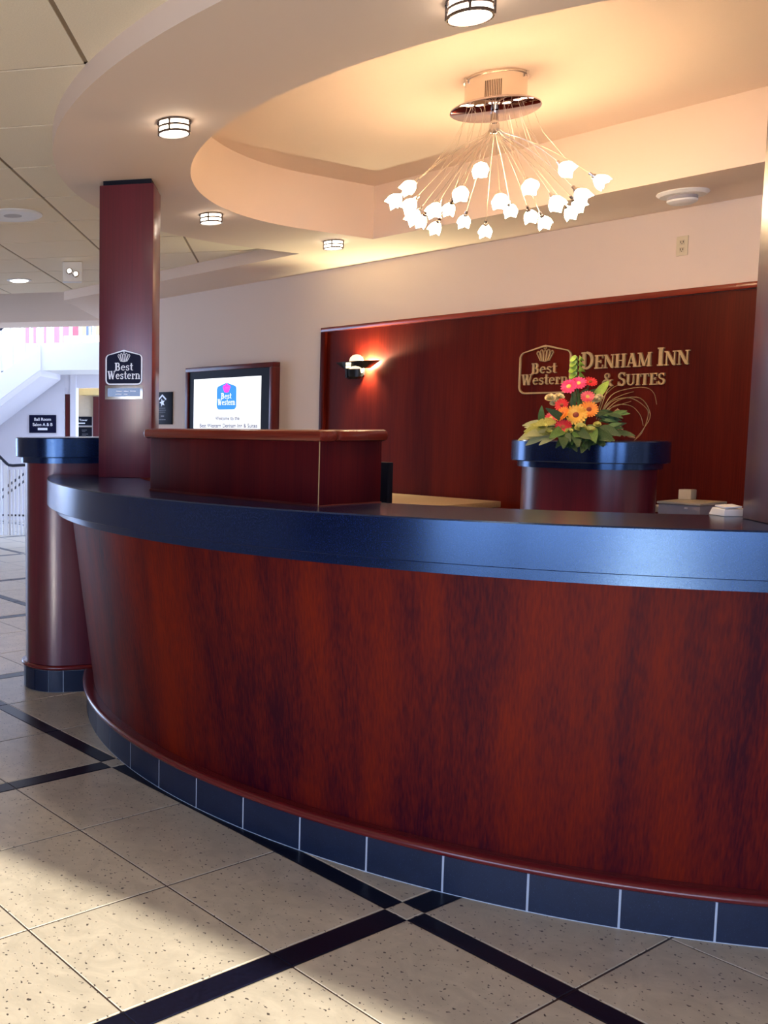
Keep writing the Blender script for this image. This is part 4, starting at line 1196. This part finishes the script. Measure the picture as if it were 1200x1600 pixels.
def leaf(px0, py0, px1, py1, d0, d1, mat, wide=0, roll=0.0, name='leaf'):
    a, b = at(px0, py0, d0), at(px1, py1, d1); y = (b - a); ln = y.length; y = y / ln
    zf = (TOV + UZ * .35 + RGT * roll); x = y.cross(zf).normalized(); z = x.cross(y)
    M4 = Matrix(((x.x * ln, y.x * ln, z.x * ln, a.x), (x.y * ln, y.y * ln, z.y * ln, a.y), (x.z * ln, y.z * ln, z.z * ln, a.z), (0, 0, 0, 1)))
    return shared(name, LM[mat.name][wide], fl_, Matrix.Translation(-fl_.location) @ M4)


R_ = random.Random(3)
# feathery olive mass to the left
for i in range(26):
    y0 = 661 + R_.uniform(-3, 18); x0 = 866 + R_.uniform(-14, 6); an = R_.uniform(-.35, .45); ln = R_.uniform(20, 38)
    leaf(x0, y0, x0 - ln * math.cos(an), y0 + ln * math.sin(an) * .55, FD - .10, FD - .10 - R_.uniform(-.08, .10), OLIVE if i % 3 else LEAFP, 0, R_.uniform(-.4, .4))
for x0, y0, x1, y1, mt, wdd in ((856, 676, 830, 688, LEAFP, 1), (872, 678, 849, 686, LEAFP, 1), (846, 664, 845, 640, LEAFG, 1), (905, 632, 935, 603, LEAFG, 1), (925, 627, 953, 592, LIME, 1), (930, 622, 948, 600, LIME, 1), (900, 628, 915, 606, LEAFG, 1), (895, 640, 896, 612, LEAFD, 1), (886, 660, 864, 640, LEAFD, 1), (935, 676, 950, 686, LEAFP, 1), (905, 675, 888, 692, LEAFD, 1), (915, 678, 922, 697, LEAFD, 1), (890, 676, 872, 690, LEAFD, 1), (928, 680, 940, 694, LEAFD, 1), (945, 668, 968, 660, LEAFG, 1), (905, 668, 890, 690, LEAFG, 1), (880, 640, 868, 618, LEAFG, 0)):
    leaf(x0, y0, x1, y1, FD + (.02 if y0 < 645 else -.12), FD + (0 if y0 < 645 else -.17), mt, wdd, R_.uniform(-.3, .3))
# fern fronds to the right and the dark skirt
for i in range(34):
    x0 = 930 + R_.uniform(-6, 26); y0 = 652 + R_.uniform(-8, 28); ln = R_.uniform(18, 34); an = R_.uniform(-.15, .75)
    leaf(x0, y0, x0 + ln * math.cos(an), y0 - ln * math.sin(an) * .7 + 4, FD - .06, FD - .06 - R_.uniform(-.10, .12), LEAFG if i % 2 else LEAFD, 0, R_.uniform(-.5, .5))
for i in range(30):
    x0 = 900 + R_.uniform(-30, 48); y0 = 672 + R_.uniform(-6, 8); an = R_.uniform(PI * .55, PI * 1.0) if R_.random() < .5 else R_.uniform(0, PI * .45); ln = R_.uniform(12, 24)
    leaf(x0, y0, x0 + ln * math.cos(an), y0 + ln * abs(math.sin(an)) * .75, FD - .10, FD - .2 - R_.uniform(0, .06), LEAFD if i % 4 else LEAFG, i % 2, R_.uniform(-.5, .5))
for i in range(8):
    x0 = 905 + R_.uniform(-28, 26); y0 = 650 + R_.uniform(-14, 20); a = R_.uniform(0, 2 * PI); ln = R_.uniform(14, 24)
    leaf(x0, y0, x0 + ln * math.cos(a), y0 - ln * math.sin(a) * .8, FD + .03, FD + .01, LEAFD, 1, R_.uniform(-.5, .5))
# tan driftwood and pods on the right
for pts in (((948, 655), (962, 652), (972, 646), (980, 645)), ((952, 660), (966, 664), (972, 672), (976, 682)), ((958, 668), (972, 676), (984, 682), (992, 684)), ((955, 650), (965, 640), (975, 648))):
    mb = MB(); mb.tube([at(x, y, FD - .02 - .02 * i) for i, (x, y) in enumerate(pts)], .008, 7, .004); obj('twig', mb, TWIG, fl_)
# arching dry grasses
for pts in (((935, 655), (955, 618), (985, 607), (1010, 606), (1022, 615), (1026, 632)), ((935, 655), (955, 628), (985, 622), (1010, 638), (1012, 652), (1003, 676), (991, 688)), ((935, 655), (950, 630), (970, 618), (990, 612)), ((935, 656), (950, 640), (970, 632), (986, 627)), ((932, 655), (940, 625), (955, 608), (965, 602)), ((938, 656), (960, 634), (985, 634), (1000, 648), (1005, 665)), ((938, 652), (965, 626), (1000, 622), (1016, 648), (1004, 672), (994, 684)), ((934, 652), (948, 612), (957, 603))):
    P0 = [at(x, y, FD - .02 + .012 * i) for i, (x, y) in enumerate(pts)]; sm = []
    for i in range(len(P0) - 1):
        a, b, c, d = P0[max(i - 1, 0)], P0[i], P0[i + 1], P0[min(i + 2, len(P0) - 1)]
        for k in range(5):
            u = k / 5; sm.append(.5 * ((2 * b) + (c - a) * u + (2 * a - 5 * b + 4 * c - d) * u * u + (3 * b - a - 3 * c + d) * u ** 3))
    sm.append(P0[-1]); mb = MB(); mb.tube(sm, .0022, 5, .0011); obj('grass_blade', mb, GRASS, fl_)

# ------------------------------------------------------------------ far hall: wall, doorway, balcony, stairs, railings
FA = Vector((-.70711, .70711, 0)); FB = Vector((.70711, .70711, 0))


def far(px, py, d): return at(px, py, d)


def farplane(px, py, P0): return hit(px, py, P0, FA)


W0 = at(60, 660, 13.4); W1 = at(60, 660, 12.2); W2 = at(60, 660, 15.2); G0 = at(20, 800, 11.75)


def fx(px, py, P0):
    p = farplane(px, py, P0); return p.dot(FB), p.z


def fbx(mb, P0, pa, pb, depth=.1, fwd=0.0):
    """box whose face spans two picture corners on the plane through P0, going back by depth"""
    a, z0 = fx(*pa, P0); b, z1 = fx(*pb, P0); k = P0.dot(FA)
    lo_, hi_ = min(a, b), max(a, b); zl_, zh_ = min(z0, z1), max(z0, z1)
    return mb.fbox(FA * (k - fwd), FB, UZ, FA, (lo_, zl_, 0), (hi_, zh_, depth))


hz0 = lambda P0: 0
m = MB(); a, _ = fx(-420, 700, W0); b, _ = fx(101, 700, W0); _, zt = fx(60, 575, W0); k = W0.dot(FA)
m.fbox(FA * k, FB, UZ, FA, (a, -0.003, 0), (b, zt + .05, .15)); struct('wall_far', m, LAVP, smooth=False)
m = MB(); a, _ = fx(110, 700, W0); b, _ = fx(119, 700, W0); m.fbox(FA * k, FB, UZ, FA, (a, -.003, -.02), (b, zt, .15)); struct('trim_5', m, LAVP, smooth=False)
m = MB(); a, _ = fx(101, 700, W0); b, _ = fx(165, 700, W0); _, z0 = fx(120, 606, W0); m.fbox(FA * k, FB, UZ, FA, (a, z0, .005), (b, zt + .05, .15)); struct('trim_6', m, LAVP, smooth=False)
m = MB(); a, _ = fx(102, 700, W0); b, _ = fx(110, 700, W0); _, zd_ = fx(106, 616, W0)
dr = MB(); dr.fbox(FA * k, FB, UZ, FA, (a, -.003, .02), (b, zd_, .12)); struct('door_1', dr, CHERRY_DARK, smooth=False)
m = MB(); a, _ = fx(101, 700, W0); b, _ = fx(110, 700, W0); m.fbox(FA * k, FB, UZ, FA, (a, zd_ + .001, .02), (b, zt, .14)); struct('trim_9', m, LAVP, smooth=False)
# recess with a lit bulkhead and the two guest signs
K2 = k + 1.0; WQ = FA * K2
m = MB(); a, _ = fx(100, 700, WQ); b, _ = fx(175, 700, WQ); m.fbox(FA * K2, FB, UZ, FA, (a, -.003, 0), (b, 2.6, .12)); struct('wall_hall', m, simple('tan_hall_paint', (.62, .52, .38), .8, var=.03), smooth=False)
m = MB(); fbx(m, FA * (K2 - .35), (124, 607.5), (160, 617), .34); struct('trim_7', m, simple('yellow_bulkhead', (.75, .58, .25), .7, var=.03), smooth=False)
m = MB(); fbx(m, FA * (K2 - .05), (145.5, 620), (156, 830), .04); struct('door_2', m, CHERRY_DARK, smooth=False)
ln_ = bpy.data.lights.new('hall_lamp', 'POINT'); ln_.energy = 2.5; ln_.color = (1, .8, .5); ln_.shadow_soft_size = .1
lo = bpy.data.objects.new('hall_lamp', ln_); COL.objects.link(lo); lo.location = at(132, 598, 13.9)


def hall_sign(name, label, P0, pa, pb, lines, mat_txt, rim=None):
    a, z1 = fx(*pa, P0); b, z0 = fx(*pb, P0); kk = P0.dot(FA); o = FA * kk + FB * a + UZ * z0
    t = thing(name, label, 'sign', o - FA * .012)
    m = MB(); m.fbox(FA * kk, FB, UZ, FA, (a, z0, -.014), (b, z1, -.002)); obj('board', m, NAVY if rim is None else BLACKP, t)
    if rim:
        m = MB(); m.fbox(FA * kk, FB, UZ, FA, (a - .012, z0 - .012, -.0135), (b + .012, z0, -.0025)); m.fbox(FA * kk, FB, UZ, FA, (b, z0, -.0135), (b + .012, z1, -.0025)); obj('edge_trim', m, SILVER, t)
    wd, hg = b - a, z1 - z0
    for s, cx_, cz_, wf_, hf_ in lines:
        org = FA * (kk - .0148) + FB * (a + wd * cx_) + UZ * (z0 + hg * cz_)
        if s == '>':
            m = MB(); m.fprism([(-wf_ * wd / 2, -hf_ * hg * .28), (wf_ * wd * .25, -hf_ * hg * .28), (wf_ * wd * .25, -hf_ * hg * .5), (wf_ * wd / 2, 0), (wf_ * wd * .25, hf_ * hg * .5), (wf_ * wd * .25, hf_ * hg * .28), (-wf_ * wd / 2, hf_ * hg * .28)], org, FB, UZ, -FA, 0, .001); obj('arrow', m, mat_txt, t, smooth=False)
        elif s == '-':
            m = MB(); m.fprism([(-wf_ * wd / 2, -hf_ * hg / 2), (wf_ * wd / 2, -hf_ * hg / 2), (wf_ * wd / 2, hf_ * hg / 2), (-wf_ * wd / 2, hf_ * hg / 2)], org, FB, UZ, -FA, 0, .001); obj('bar', m, mat_txt, t, smooth=False)
        else:
            plain_text(s, org, FB, UZ, -FA, wd * wf_, hg * hf_, mat_txt, t, bold=.02)
    return t


WTXT = simple('white_sign_print', (.9, .9, .92), .5)
hall_sign('ballroom_sign', 'navy wall sign reading Ball Room Salon A & B under the stairs', W0, (46, 648.5), (88, 676.5), (('Ball Room', .5, .76, .62, .17), ('Salon A & B', .5, .47, .74, .17), ('-', .5, .22, .36, .13)), WTXT)
hall_sign('guest_tower_sign', 'upper black sign seen through the far doorway', FA * (K2 - .002), (120, 651), (144, 665), (('st Tower', .35, .62, .72, .24), ('-', .28, .27, .55, .12)), WTXT, rim=True)
hall_sign('directory_sign', 'lower black sign with grey print seen through the far doorway', FA * (K2 - .002), (120, 667.5), (144, 690), (('-', .5, .80, .34, .05), ('-', .46, .70, .22, .04), ('-', .55, .52, .40, .05), ('-', .48, .42, .28, .04)), simple('grey_sign_print', (.10, .10, .11), .5), rim=True)

# balcony slab and stair underside
m = MB(); fbx(m, W1, (-420, 545), (175, 577.5), 3.2); struct('trim_8', m, WHITEP, smooth=False)
m = MB(); a, _ = fx(-500, 500, W2); b, _ = fx(260, 500, W2); kk = W2.dot(FA); m.fbox(FA * kk, FB, UZ, FA, (a, 0, 0), (b, 6.0, .15)); struct('wall_upper', m, WHITEP, smooth=False)
m = MB(); kq = (W0.dot(FA) - 1.3); m.fbox(FA * kq, FB, UZ, FA, (-12, 4.3, 0), (6, 4.45, 3.6)); struct('shade_roof', m, WHITEP, smooth=False)  # unseen roof slab added to cut the daylight on the gallery panels
# upper gallery: coloured panels on the wall, white balusters in front
GP = 'painted wall panels behind the gallery railing'
for xa, xb, mt, lab in ((40, 45.5, PINK, 'narrow pink wall panel farthest left behind the gallery railing'), (51, 59, PINK, 'pink wall panel second from the left behind the gallery railing'), (66, 72.5, PINK, 'pink wall panel third from the left behind the gallery railing'), (84.5, 93, PINK, 'pink wall panel fourth from the left behind the gallery railing'), (97, 108, PINK, 'widest pink wall panel behind the gallery railing'), (112, 123, simple('rose_panel', (.20, .04, .08), .7, var=.05), 'rose wall panel farthest right behind the gallery railing'), (127.5, 134, TAN, 'tan wall panel left of the blue strip on the gallery'), (135, 144, BLUEP, 'dark blue wall strip behind the gallery railing'), (148.5, 158, TAN, 'tan wall panel beside the left pillar on the gallery')):
    m = MB(); kk = W2.dot(FA); a, _ = fx(xa, 500, W2); b, _ = fx(xb, 500, W2); _, z1 = fx(xa, 470, W2); _, z0 = fx(xa, 552, W2); m.fbox(FA * kk, FB, UZ, FA, (a, z0, -.03), (b, z1, -.001)); tag(obj('wall_panel', m, mt, smooth=False), lab, 'wall panel', GP)
gr_ = thing('gallery_railing', 'white baluster railing along the edge of the upper gallery', 'railing', W1 + UZ * .8)
_, zt0 = fx(60, 545, W1); kk = W1.dot(FA)
for px in list(range(-60, 30, 15)) + [30, 48.5, 62, 64.8, 76, 81, 94.8, 110, 125, 139, 146.5, 160]:
    a, _ = fx(px, 540, W1); m = MB(); m.fbox(FA * kk, FB, UZ, FA, (a - .012, zt0 + .0005, .04), (a + .012, zt0 + .95, .065)); obj('baluster', m, WHITEP, gr_)
a, _ = fx(-70, 540, W1); b, _ = fx(170, 540, W1); m = MB(); m.fbox(FA * kk, FB, UZ, FA, (a, zt0 + .951, .03), (b, zt0 + 1.0, .075)); obj('handrail', m, WHITEP, gr_)
# stair flight climbing to the gallery
stf = thing('staircase', 'white stair flight climbing to the gallery, seen from below', 'staircase', at(20, 640, 12.0))
PS_ = W1 - FA * .02; kk = PS_.dot(FA)
(xA, zA), (xB, zB) = fx(63, 577.5, PS_), fx(0, 637, PS_); dx, dz = xB - xA, zB - zA
ext = 4.2
low = [(xA, zA), (xA + dx * ext, zA + dz * ext)]
(xC, zC), (xD, zD) = fx(63, 576.5, PS_), fx(0, 621, PS_); d2 = zD - zC
poly = [(xA, zA + .0), (xA + .06, zA + .03), (xA, zC + .02), (xA + dx * ext, zC + d2 * ext), (xA + dx * ext, zA + dz * ext)]
poly = [(xA, zA), (xA, zA + .30), (xA + dx * ext, zA + .30 + d2 * ext), (xA + dx * ext, zA + d2 * ext - .08)]
m = MB(); m.fprism(poly, FA * kk, FB, UZ, FA, 0, .05); obj('stringer', m, WHITEP, stf, smooth=False)
sof = [(xA, zA), (xA + dx * ext, zA + d2 * ext - .08)]
m = MB(); m.fprism([(xA, zA - .002), (xA, zA - .08), (xA + dx * ext, zA + d2 * ext - .20), (xA + dx * ext, zA + d2 * ext - .082)], FA * kk, FB, UZ, FA, .001, 1.1); obj('soffit', m, LAVP, stf, smooth=False)
nst = 18
for i in range(nst):
    u = (i + .5) / nst * ext * .98; xx = xA + dx * u; zz = zA + d2 * u + .12
    m = MB(); m.fbox(FA * kk, FB, UZ, FA, (xx - .14, zz, .052), (xx + .14, zz + .035, 1.08)); obj('tread', m, WHITEP, stf, smooth=False)
m = MB(); pts = [FA * (kk + .02) + FB * (xA + dx * u) + UZ * (zA + .30 + d2 * u + .55) for u in (-.0, ext)]; m.tube(pts, .02, 8); obj('handrail', m, DARKRAIL, stf)
for i in range(14):
    u = (i + .3) / 14 * ext; p = FA * (kk + .02) + FB * (xA + dx * u) + UZ * (zA + .30 + d2 * u); m = MB(); m.tube([p, p + UZ * .55], .010, 6); obj('baluster', m, WHITEP, stf)
# lower guard rail and the flight going down behind it
gl = thing('guard_railing', 'white guard railing with dark handrail beside the left pier', 'railing', Vector((G0.x, G0.y, 0)))
kk = G0.dot(FA); pl = [fx(-60, 660, G0), fx(0, 714, G0), fx(8, 722, G0), fx(13, 726.5, G0), fx(20, 727.5, G0), fx(70, 725, G0)]
m = MB(); m.tube([FA * kk + FB * a + UZ * z for a, z in pl], .018, 8); obj('handrail', m, DARKRAIL, gl)
a, z0 = fx(1, 806, G0); b, z1 = fx(70, 802.5, G0); m = MB(); m.fbox(FA * kk, FB, UZ, FA, (a, z0, -.006), (b, z0 + .022, .006)); obj('bottom_rail', m, DARKRAIL, gl)
for i, px in enumerate((2, 10, 16, 21.5, 27.5, 33.5, 39.5, 45.5, 52, 58)):
    a, z = fx(px, 733 if px > 9 else 718, G0); m = MB(); m.fbox(FA * kk, FB, UZ, FA, (a - .012, -.003, -.020), (a + .012, z - .005, -.008)); obj('baluster', m, WHITEP, gl)
a, z = fx(10, 730, G0); m = MB(); m.fbox(FA * kk, FB, UZ, FA, (a - .022, -.003, -.05), (a + .022, z + .02, -.021)); obj('newel_post', m, WHITEP, gl)
G1 = G0 + FA * .55; kk1 = G1.dot(FA)
gd = thing('stair_handrails', 'pair of dark sloping handrails behind the white guard railing', 'handrail', Vector((G1.x, G1.y, 0)))
for (pa, pb) in (((-30, 791), (75, 712)), ((-30, 802), (75, 724))):
    (a, za), (b, zb) = fx(*pa, G1), fx(*pb, G1); m = MB(); m.tube([FA * kk1 + FB * a + UZ * za, FA * kk1 + FB * b + UZ * zb], .016, 8); obj('rail', m, DARKRAIL, gd)
for px in (-20, 10, 40, 68):
    (a, za) = fx(px, 783 - (px + 30) * .752, G1); m = MB(); m.tube([FA * kk1 + FB * a + UZ * 0, FA * kk1 + FB * a + UZ * (za + .05)], .012, 6); obj('post', m, WHITEP, gd)
print('tiles', counts, 'act', ntile)
